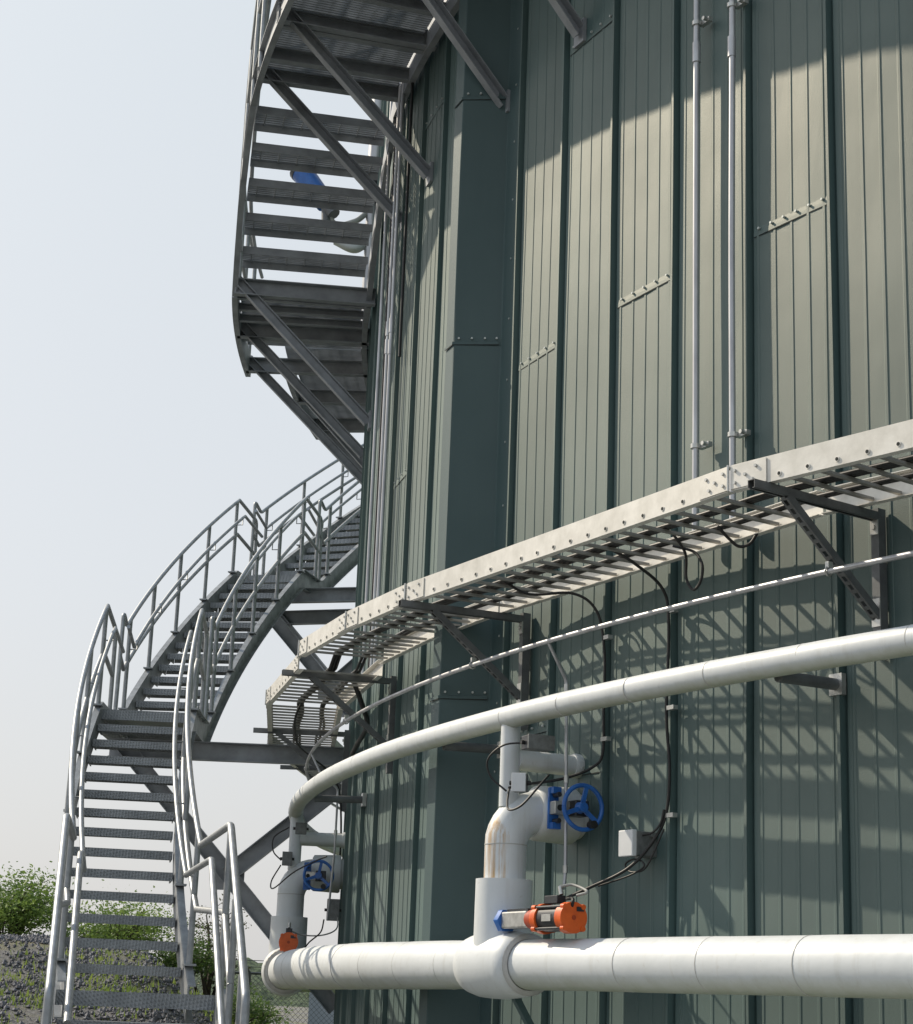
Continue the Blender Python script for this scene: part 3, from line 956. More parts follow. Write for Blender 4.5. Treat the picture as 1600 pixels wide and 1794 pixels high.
# lower landing
segs2 = [1.459, 1.475, 1.492, 1.509, 1.525, 1.54, 1.56]
for i in range(len(segs2) - 1):
    grate(segs2[i] + .0008, segs2[i + 1] - .0008, 6.16, UO - .02, UI + .02, 'deck_panel')
for p_ in (1.475, 1.492, 1.509, 1.54): part(MB().channel(P(p_, UI, 6.09), P(p_, UO, 6.09), .04, .07, T(p_), .007), 'joist', M_GALVD, wk)
grate(1.561, 1.585, 6.16, .86, UI + .02, 'deck_panel')
grate(1.586, 1.72, 6.16, .80, UI + .02, 'deck_panel')
stringer_w(lin((1.462, 6.16), (1.592, 6.16), 14), UO, 1, .2)
stringer_w(lin((1.462, 6.16), (1.72, 6.16), 14), UI, -1, .2)
stringer_w(lin((1.592, 6.16), (1.72, 6.16), 14), .84, 1, .2)
def wbracket(ph, z, ro, drop=1.36):
    part(MB().channel(P(ph, .02, z - .085), P(ph, ro, z - .085), .06, .15, T(ph), .009), 'bracket_beam', M_GALVD, wk)
    a, b_ = P(ph, ro - .02, z - .02), P(ph, .03, z - drop)
    g = MB(); g.channel(b_, a, .055, .085, T(ph), .008); g.box(P(ph, ro - .01, z - .06), T(ph), N(ph), UP, .07, .012, .15)
    part(g, 'bracket_brace', M_GALVD, wk)
    part(MB().box(P(ph, .014, z - drop + .02), T(ph), N(ph), UP, .12, .022, .16), 'wall_plate', M_GALVD, wk)
for p_ in (.90, .975, 1.045, 1.116, 1.186, 1.293, 1.352): wbracket(p_, 7.32, 1.27, 1.41 if p_ < 1.25 else 1.22)
for p_ in (1.459, 1.525, 1.585): wbracket(p_, 6.15, 1.27, 1.25)
for p_ in (1.64, 1.70): wbracket(p_, 6.13, .86, .9)
# guard rails on the outer edge
def wrails(pts, posts_):
    g = MB()
    for h in (1.07, .56): g.tube([P(p_, UO + .03, z_ + .03 + h) for p_, z_ in pts], .021, 8)
    g.tube([P(p_, UO - .05, z_ + .03 + .86) for p_, z_ in pts], .018, 8)
    for k_ in posts_:
        p_, z_ = pts[k_]; g.cyl(P(p_, UO + .03, z_ - .12), P(p_, UO + .03, z_ + 1.10), .021, 8)
    part(g, 'guard_rail', M_RAIL, wk)
wrails(lin((.86, 7.3), (1.362, 7.3), 44), range(0, 45, 6))
wrails(lin((1.368, 7.22), (1.46, 6.22), 10), (0, 4, 9))
wrails(lin((1.464, 6.16), (1.59, 6.16), 12), (0, 4, 8, 12))
part(MB().box(P(1.11, UO - .005, 7.42), T(1.11), N(1.11), UP, .01, .01, .01), 'toe_clip', M_GALVD, wk)

# equipment standing on the upper platform, glimpsed between its treads
eq = thing('actuated_valve', 'blue actuator valve with pale hoses glimpsed through the walkway steps', 'valve', P(1.55, .6, 6.16))
def Y17(x, y, z): return Vector((x, y, z + H0))
g = MB(); a, b_ = Y17(-1.68, 17.0, 8.03), Y17(-1.42, 16.9, 7.66)
g.cyl(a, b_, .115, 14, .10); part(g, 'actuator_body', M_BLUE, eq)
part(MB().cyl(a + (a - b_).normalized() * .05, a, .12, 14), 'end_cap', M_CHAR, eq)
part(MB().cyl(b_, b_ + (b_ - a) * .35, .07, 10).cyl(b_ + Vector((0, 0, .15)), b_ + Vector((.02, 0, -.22)), .05, 8), 'yoke', M_STRUT, eq)
part(MB().tube(smooth([b_ + Vector((-.05, 0, .05)), Y17(-1.32, 16.9, 7.45), Y17(-1.12, 16.9, 7.48), Y17(-1.0, 17, 7.62), Y17(-.8, 17, 7.65)]), .03, 8), 'hose', M_HOSE, eq)
part(MB().tube(smooth([Y17(-1.3, 16.95, 7.3), Y17(-1.12, 16.95, 7.22), Y17(-1.0, 17, 7.3), Y17(-.8, 17, 7.32)]), .055, 10).cyl(Y17(-1.1, 17, 7.36), Y17(-.7, 17, 7.3), .06), 'nozzle', M_JACK, eq)
vp = thing('vent_pipe', 'weathered vertical pipe with dark coupling behind the walkway steps', 'pipe', Y17(-.93, 17, 6.2))
part(MB().cyl(Y17(-.95, 17, 7.98), Y17(-.93, 17, 9.2), .085, 14), 'pipe', M_COND, vp)
part(MB().cyl(Y17(-.96, 17, 7.72), Y17(-.96, 17, 7.98), .10, 14), 'coupling', M_CHAR, vp)
part(MB().cyl(Y17(-.96, 17, 6.16), Y17(-.96, 17, 7.72), .06, 12), 'pipe', M_COND, vp)

# ------------------------------------------------------------------ cable tray
tray = thing('cable_tray', 'pale aluminium ladder cable tray running round the tank in straight bays', 'cable tray', P(1.15, .5, 2.25))
TV = [.79, .962, 1.152, 1.218, 1.297, 1.405, 1.57, 1.76, 1.95]
TO, TI, TZ, TH = .785, .18, 2.265, .120
def tz(ph):
    # the bays are not quite level: one climbs a little, the next is hung lower
    if ph <= 1.152: return 0.0
    return .055 * (ph - 1.152) / .145 if ph <= 1.2972 else -.03
def cpt(ph, dr, z):
    """point on the polygonal tray line at angle ph"""
    for a, b_ in zip(TV[:-1], TV[1:]):
        if a <= ph <= b_ + 1e-9: break
    z = z + tz(ph)
    A, B = P(a, dr, z), P(b_, dr, z); C0 = Vector((CX, CY, z + H0))
    d = -Vector((sin(ph), cos(ph), 0)); e_ = B - A
    # intersect C0 + s d with A + t e
    det = d.x * (-e_.y) + e_.x * d.y
    s_ = ((A.x - C0.x) * (-e_.y) + e_.x * (A.y - C0.y)) / det
    return C0 + d * s_
for a, b_ in zip(TV[:-1], TV[1:]):
    A, B = P(a + .0006, TO, TZ + TH / 2 + tz(a + .001)), P(b_ - .0006, TO, TZ + TH / 2 + tz(b_ - .001))
    nrm = -Vector((B - A).cross(UP)).normalized()
    if nrm.dot(N((a + b_) / 2)) < 0: nrm = -nrm
    part(MB().channel(A, B, .035, TH, -nrm, .004), 'side_rail', M_ALU, tray)
    A, B = P(a + .0006, TI, TZ + TH / 2 + tz(a + .001)), P(b_ - .0006, TI, TZ + TH / 2 + tz(b_ - .001))
    part(MB().channel(A, B, .035, TH, nrm, .004), 'side_rail', M_ALU, tray)
# rungs
ph = .885; nr = 0; ruled = []
while ph < 1.84 and nr < 98:
    if min(abs(ph - v) for v in TV) > .0025:
        a, b_ = cpt(ph, TI + .008, TZ + .026), cpt(ph, TO - .008, TZ + .026)
        rg = part(MB().bar(a, b_, .026, .013), 'rung', M_RUNG, tray); ruled.append(ph); nr += 1
        c = cpt(ph, TO + .0025, TZ + .028); e_ = part(MB().cyl(c, c + N(ph) * .004, .0125, 10), 'rung_end', M_ALU, rg)
        c = c + N(ph) * .0042; part(MB().cyl(c, c + N(ph) * .001, .0085, 8), 'hole', M_DARK, rg)
        # punched hole rim on the outer rail
    ph += .00985
for v in TV[1:-1]:
    for sg in (-1, 1):
        a, b_ = v + sg * .0007, v + sg * .0135
        A, B = cpt(a, TO, TZ + TH * .5), cpt(b_, TO, TZ + TH * .5)
        dd = (B - A).normalized(); nn = dd.cross(UP)
        if nn.dot(N(v)) < 0: nn = -nn
        sp_ = part(MB().box((A + B) / 2 + nn * .0065, dd, nn, UP, (B - A).length, .005, TH - .012), 'splice_plate', M_ALU, tray)
        for k_, hz in ((.13, .028), (.13, -.028), (.42, 0), (.72, .028), (.62, -.028)):
            c = A + (B - A) * k_ + nn * .009 + UP * hz
            part(MB().cyl(c, c + nn * .008, .008, 6), 'bolt', M_BOLT, sp_)
    c0, c1 = cpt(v, TO + .012, TZ + .0), cpt(v, TO + .012, TZ + TH)
    part(MB().cyl(c0, c1, .006, 8), 'hinge_pin', M_BOLT, tray)
# black cables lying in the tray: two bundles
def cable_run(name, label, drs, z, r_, seed):
    rnd = random.Random(seed); th = thing(name, label, 'cables', P(1.1, .5, 2.3), 'cables lying in the tray')
    for k_, dr in enumerate(drs):
        pts = []; ph = .86; off = seed * 5.3 + k_ * .15
        while ph < 1.86:
            c = P(ph, dr + noise.noise(Vector((off, ph * 9, 0))) * .03, 0)
            q = cpt(min(max(ph, TV[0]), TV[-1]), dr + noise.noise(Vector((off, ph * 13, 0))) * .05, TZ + .034 + r_ + 0)
            pts.append(q); ph += .012
        part(MB().tube(pts, r_, 6), 'cable', M_BLACK, th)
cable_run('cable_bundle', 'black cables lying along the outer half of the tray', (.505, .528, .551), TZ, .0115, 3)
cable_run('cable_bundle', 'black cables lying along the inner half of the tray near the wall', (.32, .345), TZ, .0115, 4)

# tray brackets
def tray_bracket(ph, label):
    t = thing('tray_bracket', label, 'bracket', P(ph, .03, 1.7), 'steel brackets under the cable tray')
    g = MB(); a, b_ = P(ph, .05, TZ - .022), P(ph, .86, TZ - .022)
    s_ = T(ph)
    # strut channel: three sides, open downwards
    m_, L = (a + b_) / 2, (b_ - a).length
    g.box(m_ + UP * .0185, N(ph), s_, UP, L, .042, .003)
    for k_ in (-1, 1):
        g.box(m_ + s_ * (k_ * .0195), N(ph), s_, UP, L, .003, .036)
        g.box(m_ + s_ * (k_ * .0135) - UP * .0185, N(ph), s_, UP, L, .010, .003)
    part(g, 'beam', M_STRUT, t)
    g = MB(); a, b_ = P(ph, .66, TZ - .05), P(ph, .05, 1.74)
    d = (b_ - a).normalized(); L = (b_ - a).length; s2 = T(ph); u = s2.cross(d).normalized()
    # slotted strut: two strips with bridges between the slots, plus side walls
    for k_ in (-1, 1):
        g.box((a + b_) / 2 + s2 * (k_ * .016), d, s2, u, L, .012, .003)
        g.box((a + b_) / 2 + s2 * (k_ * .021) + u * .018 , d, s2, u, L, .003, .036)
    nb = int(L / .05)
    for k_ in range(nb + 1): g.box(a + d * (L * k_ / nb), d, s2, u, .02, .022, .003)
    part(g, 'diagonal_strut', M_STRUT, t)
    g = MB(); g.box(P(ph, .042, 1.93), s2, N(ph), UP, .046, .05, .70); part(g, 'wall_strut', M_STRUT, t)
    g = MB(); g.box(P(ph, .07, 1.79) + s2 * .0, s2, N(ph), UP, .05, .006, .13); g.cyl(P(ph, .073, 1.81), P(ph, .083, 1.81), .012, 6); part(g, 'fitting', M_SILV, t)
    g = MB(); g.box(P(ph, .07, 2.19), s2, N(ph), UP, .046, .006, .07); g.cyl(P(ph, .073, 2.19), P(ph, .083, 2.19), .012, 6); part(g, 'fitting', M_SILV, t)
for p_, l_ in ((.949, 'slotted steel bracket under the tray at far right'), (1.147, 'slotted steel bracket under the tray above the big handwheel riser'),
               (1.312, 'slotted steel bracket under the tray left of the boxed green cover'), (1.50, 'slotted steel bracket under the tray corner at the tank edge'),
               (1.66, 'slotted steel bracket under the furthest tray bay')):
    tray_bracket(p_, l_)

# ------------------------------------------------------------------ ring pipes
def ring_pipe(name, label, z, dr, r_, p0, p1, seg, m=M_JACK, rfn=None, sup=None):
    t = thing(name, label, 'pipe', P(1.1, dr, z), 'white insulated pipes ringing the tank')
    ph = p0; k_ = 0
    pts = []; rs = []
    while ph < p1:
        rr = rfn(ph) if rfn else r_
        nseg = 6
        for j in range(nseg):
            q = ph + seg * j / nseg
            wob = noise.noise(Vector((q * 14, z, 3))) * .004
            pts.append(P(q, dr + wob, z + noise.noise(Vector((q * 11, z, 9))) * .004)); rs.append((rfn(q) if rfn else r_) * (1 + .010 * (k_ % 2)))
        ph += seg; k_ += 1
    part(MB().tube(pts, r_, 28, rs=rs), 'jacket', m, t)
    ph = p0 + seg
    while ph < p1 - seg / 2:
        rr = (rfn(ph) if rfn else r_)
        g = MB(); d = .0020 / R
        g.tube([P(ph - d, dr, z), P(ph + d, dr, z)], rr, 28, rs=[rr * 1.0125, rr * 1.0155])
        part(g, 'joint_band', M_SEAL, t)
        ph += seg
    return t
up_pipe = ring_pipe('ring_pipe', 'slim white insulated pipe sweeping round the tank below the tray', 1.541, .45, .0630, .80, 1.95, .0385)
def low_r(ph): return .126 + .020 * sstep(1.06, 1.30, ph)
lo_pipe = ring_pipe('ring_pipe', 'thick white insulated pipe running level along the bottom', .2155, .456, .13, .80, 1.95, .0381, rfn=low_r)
# shoe supports of the slim pipe
for ph in (.968, 1.168, 1.385, 1.60):
    g = MB(); g.cyl(P(ph, .03, 1.50), P(ph, .40, 1.49), .028, 10)
    part(g, 'support_arm', M_STRUT, up_pipe)
    part(MB().box(P(ph, .018, 1.50), T(ph), N(ph), UP, .08, .03, .10), 'wall_clip', M_SILV, up_pipe)
for ph in (.915, 1.10):
    a, b_ = P(ph, .456, .10), P(ph, .03, -.55)
    part(MB().bar(a, b_, .035, .035, T(ph)), 'support_arm', M_TRIM, lo_pipe)

# ------------------------------------------------------------------ riser assemblies
def riser(ph, label, grp, m_el, ztop, flange=True):
    t = thing('riser_pipe', label, 'pipe', P(ph, .45, .2), grp)
    n, s_ = N(ph), T(ph)
    base = P(ph, .456, .2155); lr = low_r(ph)
    # bulging tee jacket round the ring pipe
    c = base; pts = [(-.30, lr * 1.02), (-.295, lr * 1.20), (-.20, lr * 1.32), (-.08, lr * 1.38), (.06, lr * 1.38), (.17, lr * 1.34), (.26, lr * 1.22), (.268, lr * 1.16)]
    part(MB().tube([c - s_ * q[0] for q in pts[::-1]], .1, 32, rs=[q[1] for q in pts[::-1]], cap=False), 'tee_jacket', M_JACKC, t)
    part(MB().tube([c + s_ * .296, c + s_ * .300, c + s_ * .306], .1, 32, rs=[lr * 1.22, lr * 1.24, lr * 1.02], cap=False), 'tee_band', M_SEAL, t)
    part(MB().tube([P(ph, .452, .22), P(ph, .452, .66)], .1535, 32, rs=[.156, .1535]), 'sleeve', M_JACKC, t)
    # bend
    zc = 1.03; rb = .19; dr0 = .45
    pts = [P(ph, dr0, .64), P(ph, dr0, zc - rb)]
    for k_ in range(1, 9):
        a = pi / 2 * k_ / 8; pts.append(P(ph, dr0 - rb * (1 - cos(a)), zc - rb + rb * sin(a)))
    pts.append(P(ph, .20, zc))
    rs = [.113, .113] + [.116] * 8 + [.128]
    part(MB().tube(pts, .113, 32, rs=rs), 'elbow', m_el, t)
    part(MB().tube([P(ph, dr0, .842), P(ph, dr0, .847)], .1152, 32), 'joint_band', M_SEAL, t)
    # valve jacket into the wall
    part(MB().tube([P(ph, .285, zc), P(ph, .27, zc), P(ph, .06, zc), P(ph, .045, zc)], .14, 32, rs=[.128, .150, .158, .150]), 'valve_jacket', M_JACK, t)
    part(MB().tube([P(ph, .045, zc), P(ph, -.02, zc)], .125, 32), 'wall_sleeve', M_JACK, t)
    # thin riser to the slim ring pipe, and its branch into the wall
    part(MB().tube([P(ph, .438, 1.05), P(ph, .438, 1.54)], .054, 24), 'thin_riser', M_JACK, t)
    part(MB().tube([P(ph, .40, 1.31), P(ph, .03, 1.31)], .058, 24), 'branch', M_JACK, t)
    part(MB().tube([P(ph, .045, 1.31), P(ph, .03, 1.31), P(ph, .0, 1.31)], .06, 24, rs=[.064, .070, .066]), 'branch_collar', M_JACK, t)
    return t
riser(1.107, 'rust streaked white riser pipe with an elbow into the wall at centre', 'white riser pipes joining the two ring pipes', M_JACKR, .65)
riser(1.485, 'grey white riser pipe at the left edge of the tank', 'white riser pipes joining the two ring pipes', M_JACKC, .6)

def handwheel(ph, dr, z, off, label, rad=.118, tilt=0.0):
    t = thing('handwheel_valve', label, 'valve', P(ph, dr, z), 'blue handwheel valves on the risers')
    s_ = T(ph); n = N(ph); c0 = P(ph, dr, z)
    c = c0 + s_ * off
    ax = (s_ + n * tilt).normalized(); x = ax.cross(UP).normalized(); y = x.cross(ax)
    def wpt(a, r_, d=0): return c + x * (r_ * cos(a)) + y * (r_ * sin(a)) + ax * d
    part(MB().tube([wpt(2 * pi * k_ / 36, rad) for k_ in range(37)], .0125, 10, cap=False), 'wheel_rim', M_BLUE, t)
    for a in (radians(100), radians(220), radians(340)):
        g = MB(); g.bar(wpt(a, .02, -.012), wpt(a, rad - .004, 0), .024, .012, ax.cross(wpt(a, 1) - c)); part(g, 'spoke', M_BLUE, t)
    part(MB().cyl(c - ax * .035, c + ax * .012, .032, 14, .026).cyl(c + ax * .012, c + ax * .018, .010, 8), 'hub', M_BLUE, t)
    part(MB().cyl(wpt(radians(245), rad - .018, 0), wpt(radians(245), rad - .018, .05), .019, 12, .022), 'crank_knob', M_BLACK, t)
    # gearbox body behind the wheel, bolted to a blue mounting plate on the valve
    b0 = c0 + s_ * (off - .20)
    g = MB(); g.box(c - ax * .085 - n * .02, ax, x, y, .09, .085, .085); part(g, 'gearbox', M_CHAR, t, .006)
    g = MB(); g.box(c0 + s_ * (.165) + n * .09, s_, n, UP, .016, .06, .22); g.box(c0 + s_ * (.19) + n * .09 + UP * .095, s_, n, UP, .04, .05, .035); g.box(c0 + s_ * (.19) + n * .09 - UP * .095, s_, n, UP, .04, .05, .035)
    part(g, 'mounting_plate', M_BLUE, t)
    g = MB(); g.box(c0 + s_ * .20 + n * .035, s_, n, UP, .06, .16, .07); part(g, 'bracket', M_SILV, t, .004)
    g = MB()
    for k_ in (0.0, .075): g.cyl(c0 + s_ * .231 + n * (.085 - k_), c0 + s_ * .234 + n * (.085 - k_), .017, 12)
    part(g, 'bracket_hole', M_DARK, t)
    g = MB()
    for zz in (.07, -.07):
        g.cyl(c0 + s_ * .18 + n * .09 + UP * zz, c0 + s_ * .235 + n * .09 + UP * zz, .014, 8)
    part(g, 'bolt', M_CHAR, t)
handwheel(1.107, .165, 1.045, .33, 'large blue handwheel valve on the rust streaked riser at centre')
handwheel(1.485, .235, .99, .33, 'small dark blue handwheel valve on the left riser')

def actuator(ph, z, label, L0=.135, dr=.452, k=1.0):
    t = thing('pneumatic_actuator', label, 'actuator', P(ph, .45, z), 'orange actuators on the riser sleeves')
    s_ = T(ph); n = N(ph); c0 = P(ph, dr, z)
    def q(d, o=0, u=0): return c0 + s_ * (L0 + d * k) + n * o + UP * u
    part(MB().cyl(q(.02), q(.065), .062, 6).cyl(q(.02), q(.045), .045, 12), 'blue_flange', M_BLUE, t, .004)
    g = MB(); g.box(q(.20), s_, n, UP, .27 * k, .078, .085); part(g, 'neck', M_SILV, t, .008)
    g = MB(); g.box(q(.20, 0, .05), s_, n, UP, .22, .03, .012); part(g, 'neck_rail', M_CHAR, t)
    g = MB(); g.cyl(q(.33), q(.42), .048, 14, .058); part(g, 'coupling', M_ORANGED, t)
    part(MB().cyl(q(.42), q(.455), .066, 20).cyl(q(.45), q(.49), .076, 20), 'end_flange', M_ORANGE, t, .004)
    part(MB().cyl(q(.49), q(.70), .066, 24), 'cylinder', M_CHAR, t)
    part(MB().cyl(q(.70), q(.765), .077, 24, .077), 'end_cap', M_ORANGE, t, .006)
    for a in (45, 135, 225, 315):
        a = radians(a); o, u = .074 * cos(a), .074 * sin(a)
        part(MB().cyl(q(.455, o, u), q(.75, o, u), .0085, 8), 'tie_rod', M_CHAR, t)
        part(MB().cyl(q(.74, o, u), q(.772, o, u), .014, 8), 'nut', M_ORANGE, t)
        part(MB().cyl(q(.44, o, u), q(.475, o, u), .014, 8), 'nut', M_ORANGE, t)
    g = MB(); g.box(q(.57, -.0, .092), s_, n, UP, .13, .05, .04); g.cyl(q(.49, 0, .10), q(.535, 0, .10), .012, 8); part(g, 'solenoid', M_CHAR, t, .003)
    part(MB().cyl(q(.635, 0, .115), q(.62, 0, .155), .012, 8), 'fitting', M_SILV, t)
    part(MB().cyl(q(.766), q(.768), .012, 10), 'centre_mark', M_ORANGED, t)
    part(MB().box(q(.7685, -.035, .042), s_, n, UP, .002, .042, .022), 'nameplate', M_CHAR, t)
    part(MB().box(q(.60, .0665, .0), n, s_, UP, .002, .09, .035), 'nameplate', M_SILV, t)
    return t
actuator(1.107, .437, 'orange and black pneumatic actuator on the central riser sleeve', .13, .53, .97)
actuator(1.485, .43, 'orange actuator seen end on at the left riser sleeve', 0.1)

# ------------------------------------------------------------------ small enclosures, conduits, cables
def enclosure(c, ax, sx, sy, sz, label, m_body, m_lid, lid=True, name='junction_box', cat='box', extra=None):
    t = thing(name, label, cat, c); side = ax.cross(UP).normalized()
    part(MB().box(c, ax, side, UP, sx, sy, sz), 'body', m_body, t, .004)
    if lid: part(MB().box(c + ax * (sx / 2 + .008), ax, side, UP, .014, sy * 1.04, sz * 1.04), 'lid', m_lid, t, .003)
    g = MB()
    for k_ in (-1, 1): g.cyl(c + side * (sy / 2 * k_), c + side * ((sy / 2 + .02) * k_), .012, 8)
    part(g, 'cable_gland', M_BLACK, t)
    return t
# white-lidded box on the wall between the seams, its lid facing left-outwards
t = thing('junction_box', 'grey cast junction box with white lid on the wall right of the handwheel', 'box', P(1.060, .04, .83))
c = P(1.060, .085, .835); n_ = N(1.06); s_ = T(1.06)
part(MB().box(c - n_ * .02, n_, s_, UP, .13, .115, .125), 'body', M_BOXG, t, .005)
part(MB().box(c + n_ * .062, n_, s_, UP, .03, .125, .135), 'lid', M_BOXW, t, .005)
part(MB().cyl(c + s_ * .055 - n_ * .045 + UP * .045, c + s_ * .085 - n_ * .045 + UP * .045, .013, 8), 'gland', M_BOXG, t)
part(MB().cyl(c - UP * .062 , c - UP * .082, .012, 8), 'drain', M_BOXW, t)
enclosure(P(1.098, .50, 1.155) + T(1.1) * .09, (T(1.1) + N(1.1) * .9).normalized(), .055, .075, .095, 'small white sensor box clipped to the thin riser above the elbow', M_BOXG, M_BOXW, name='sensor_box')
enclosure(P(1.088, .44, 1.365), (T(1.1) + N(1.1) * .1).normalized(), .09, .15, .075, 'black and grey solenoid block where the branch leaves the thin riser', M_CHAR, M_BOXG, name='solenoid_block', cat='solenoid')
enclosure(P(1.478, .40, 1.375) + T(1.485) * .1, T(1.485), .07, .09, .09, 'dark solenoid block on the left thin riser', M_CHAR, M_BOXG, name='solenoid_block', cat='solenoid')
enclosure(P(1.485, .50, 1.13) + T(1.485) * .1, T(1.485), .06, .08, .11, 'small grey sensor box beside the left elbow', M_BOXG, M_BOXG, name='sensor_box')
enclosure(P(1.47, .10, .72), T(1.47), .07, .10, .17, 'grey box on the tank edge below the left handwheel', M_BOXG, M_BOXG)

# level conduit that rides on the tray brackets
cd_ = thing('ring_conduit', 'thin bright conduit curving round the tank just above the slim pipe', 'conduit', P(1.1, .38, 1.93))
part(MB().tube(arc(.80, 1.95, .38, 1.93), .0135, 10), 'tube', M_COND, cd_)
for ph in (.949, 1.147, 1.312, 1.5):
    g = MB(); c = P(ph, .38, 1.93)
    g.tube([c + N(ph) * (.02 * cos(2 * pi * j / 12)) + UP * (.02 * sin(2 * pi * j / 12)) for j in range(13)], .005, 6)
    g.box(c + UP * .03 - N(ph) * .005, T(ph), N(ph), UP, .02, .03, .03)
    part(g, 'clamp', M_SILV, cd_)
def drop_tube(pts, label, coup):
    t = thing('drop_conduit', label, 'conduit', pts[-1], 'thin conduits dropping to the actuators')
    part(MB().tube(fillet(pts, .03), .0095, 8), 'tube', M_COND, t)
    for c in coup: part(MB().cyl(c - UP * .02, c + UP * .02, .014, 8), 'coupling', M_SILV, t)
zb = P(1.107, .53, .437) + T(1.107) * .74 + UP * .155
pz = P(1.0795, .33, .6)
drop_tube([P(1.0885, .38, 1.92), P(1.093, .22, 1.74), P(1.0925, .22, 1.62), P(1.0910, .22, .70), P(1.0906, .23, .62), zb], 'thin conduit dropping from the ring conduit to the central orange actuator', [P(1.0928, .22, 1.70), P(1.0916, .22, 1.20), P(1.0910, .22, .72)])
lz = P(1.485, .452, .43) + T(1.485) * .63
drop_tube([P(1.43, .38, 1.92), P(1.425, .30, 1.75), P(1.43, .15, 1.65), P(1.43, .15, 1.15), P(1.437, .17, .62)], 'thin conduit dropping past the left handwheel', [P(1.43, .15, 1.3)])

# vertical conduits on the wall
def wall_conduit(ph, z0, z1, label, clamps, r_=.0175, dr=.075, m=M_COND, couplings=()):
    t = thing('wall_conduit', label, 'conduit', P(ph, dr, z0), 'vertical conduits fixed to the tank wall')
    pts = [P(ph + noise.noise(Vector((ph * 40, z * .6, 0))) * .0006, dr, z) for z in [z0 + (z1 - z0) * k_ / 24 for k_ in range(25)]]
    part(MB().tube(pts, r_, 12), 'tube', m, t)
    for z in couplings: part(MB().cyl(P(ph, dr, z - .06), P(ph, dr, z + .06), r_ * 1.35, 12), 'coupling', M_COND, t)
    for z in clamps:
        g = MB(); g.cyl(P(ph, dr, z - .012), P(ph, dr, z + .012), r_ * 1.5, 12)
        g.box(P(ph, dr - .03, z) + T(ph) * .045, T(ph), N(ph), UP, .085, .028, .026)
        g.cyl(P(ph, dr - .02, z) + T(ph) * .07, P(ph, dr + .012, z) + T(ph) * .07, .012, 8)
        part(g, 'clamp', M_SILV, t)
    return t
wall_conduit(1.030, 2.36, 8.2, 'left of the two bright conduits on the upper wall, ending in the tray', (2.87, 5.34), couplings=(5.16, ))
wall_conduit(1.0105, 2.36, 8.2, 'right of the two bright conduits on the upper wall, ending in the tray', (2.86, 5.31, ), couplings=(5.06, ))
wall_conduit(1.348, 2.35, 9.0, 'left galvanised conduit of the pair near the tank edge', (), .016, .10, couplings=(5.15, 5.0))
wall_conduit(1.339, 2.35, 9.0, 'right galvanised conduit of the pair near the tank edge', (), .016, .10, couplings=(5.13, 4.95))
wall_conduit(1.366, 2.35, 9.0, 'dark cable conduit left of the galvanised pair near the tank edge', (), .014, .07, M_BLACK)
wall_conduit(1.382, 2.35, 9.0, 'bare conduit nearest the silhouette of the tank', (), .016, .08, M_COND)
wall_conduit(1.325, 4.8, 9.0, 'dark cable conduit right of the galvanised pair near the tank edge', (), .012, .07, M_BLACK)

def cable(pts, label, r_=.008, group='loose black cables', clips=(), m=M_BLACK):
    t = thing('cable', label, 'cable', pts[0], group)
    part(MB().tube(smooth(pts, 8), r_, 7), 'sheath', m, t)
    for c, ph in clips:
        part(MB().box(c + T(ph) * .02, T(ph), N(ph), UP, .06, .03, .022), 'clip', M_SILV, t)
# cable down the seam right of the junction box, into the actuator
act = P(1.107, .53, .437) + T(1.107) * .84 + UP * .03
j0 = 1.0455
cable([P(j0, .45, 2.31), P(j0 - .002, .30, 2.24), P(j0, .10, 2.14), P(j0, .06, 1.95), P(j0 + .001, .06, 1.5), P(j0 - .001, .06, 1.2), P(j0 + .001, .06, .97), P(j0 + .006, .10, .82), P(j0 + .014, .16, .70), P(j0 + .026, .26, .61), P(1.076, .36, .55), act + T(1.1) * .02 + UP * .06, act],
      'black cable running down beside the white lidded box to the orange actuator', .0085, clips=[(P(j0, .05, 1.52), j0), (P(j0, .05, .97), j0), (P(j0, .05, 2.03), j0)])
lp = P(1.052, .10, .70)
cable([P(j0 + .001, .07, 1.0), P(j0 + .002, .08, .93), P(1.050, .10, .885), P(1.0555, .10, .875)], 'short black cable feeding the white lidded box', .006)
cable([P(j0 + .001, .07, .9), P(1.052, .11, .72), P(1.057, .12, .69), P(1.062, .12, .70), P(1.0635, .12, .735), P(1.059, .12, .755), P(1.054, .12, .74), P(1.0535, .12, .71), P(1.060, .14, .67), P(1.07, .22, .62)], 'black cable with a small loop hanging under the white lidded box', .005)
j1 = 1.085
cable([P(1.11, .48, 2.31), P(1.105, .36, 2.24), P(1.092, .2, 2.23), P(1.087, .09, 2.13), P(j1, .055, 1.9), P(j1, .055, 1.6), P(j1, .055, 1.35), P(j1 + .003, .09, 1.27), P(j1 + .010, .2, 1.21), P(j1 + .016, .38, 1.17), P(1.100, .50, 1.14)],
      'black cable dropping from the tray to the sensor above the elbow', .008, clips=[(P(j1, .05, 1.98), j1), (P(j1, .05, 1.42), j1)])
cable([P(1.100, .50, 1.13), P(1.094, .56, 1.05), P(1.088, .60, 1.00), P(1.082, .58, 1.02), P(1.080, .50, 1.12), P(1.082, .42, 1.19)], 'black cable loop hanging over the rusty elbow', .006)
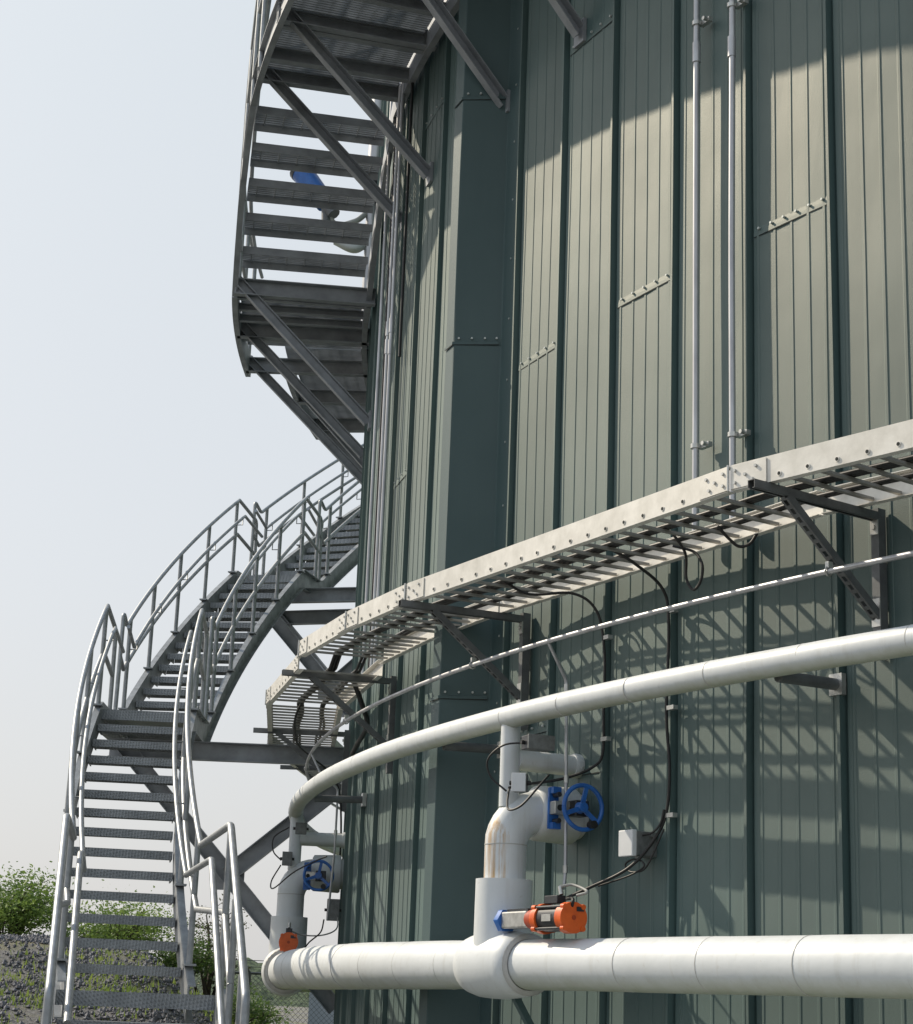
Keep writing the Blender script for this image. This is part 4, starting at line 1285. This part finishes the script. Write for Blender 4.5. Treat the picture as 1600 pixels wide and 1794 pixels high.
cable([P(1.0995, .52, 1.12), P(1.104, .58, 1.20), P(1.104, .60, 1.29), P(1.098, .56, 1.36), P(1.092, .47, 1.375)], 'thin black cable arching from the sensor box to the solenoid block', .0055)
cable([P(1.016, .4, 2.31), P(1.017, .30, 2.22), P(1.018, .28, 2.10), P(1.0145, .28, 2.03), P(1.011, .28, 2.06), P(1.010, .28, 2.14), P(1.014, .28, 2.22), P(1.02, .34, 2.26)], 'coil of spare black cable hanging below the tray', .0075)
cable([P(.999, .33, 2.30), P(.9985, .27, 2.25), P(.997, .22, 2.21), P(.994, .19, 2.22), P(.992, .17, 2.27)], 'short black cable tail below the tray', .008)
cable([P(1.40, .5, 2.30), P(1.41, .55, 2.15), P(1.43, .50, 2.0), P(1.46, .35, 1.95), P(1.49, .2, 1.9), P(1.495, .08, 1.7), P(1.495, .06, 1.1), P(1.49, .2, .95), P(1.488, .4, 1.03)], 'black cable hanging from the tray corner down the tank edge', .009)
cable([P(1.34, .25, 2.29), P(1.345, .16, 2.12), P(1.36, .08, 2.02), P(1.40, .06, 1.96), P(1.43, .05, 1.94)], 'thick black hose curving from the tray onto the wall', .020)
cable([P(1.482, .55, 1.12), P(1.488, .62, 1.2), P(1.49, .62, 1.32), P(1.485, .5, 1.40)], 'thin cable arching beside the left thin riser', .006)
cable([P(1.482, .55, 1.08), P(1.486, .62, .95), P(1.475, .6, .88), P(1.46, .45, 1.0), P(1.45, .3, 1.08), P(1.44, .2, 1.12)], 'thin cable drooping over the left elbow', .006)
cable([lz + UP * .10, P(1.45, .35, .50), P(1.44, .2, .50), P(1.45, .08, .56), P(1.47, .06, .68)], 'thin pale cable from the left orange actuator to the tank edge', .006, m=M_HOSE)
cable([P(1.435, .2, .62), P(1.437, .22, .52), P(1.445, .3, .44), P(1.45, .35, .36)], 'short black cable hanging under the left drop conduit', .006)
cable([zb + UP * .0, zb + Vector((.06, 0, .01)), act + Vector((.08, 0, .10)), act + Vector((.03, .02, .08))], 'short white air hose on top of the central actuator', .007, m=M_HOSE)
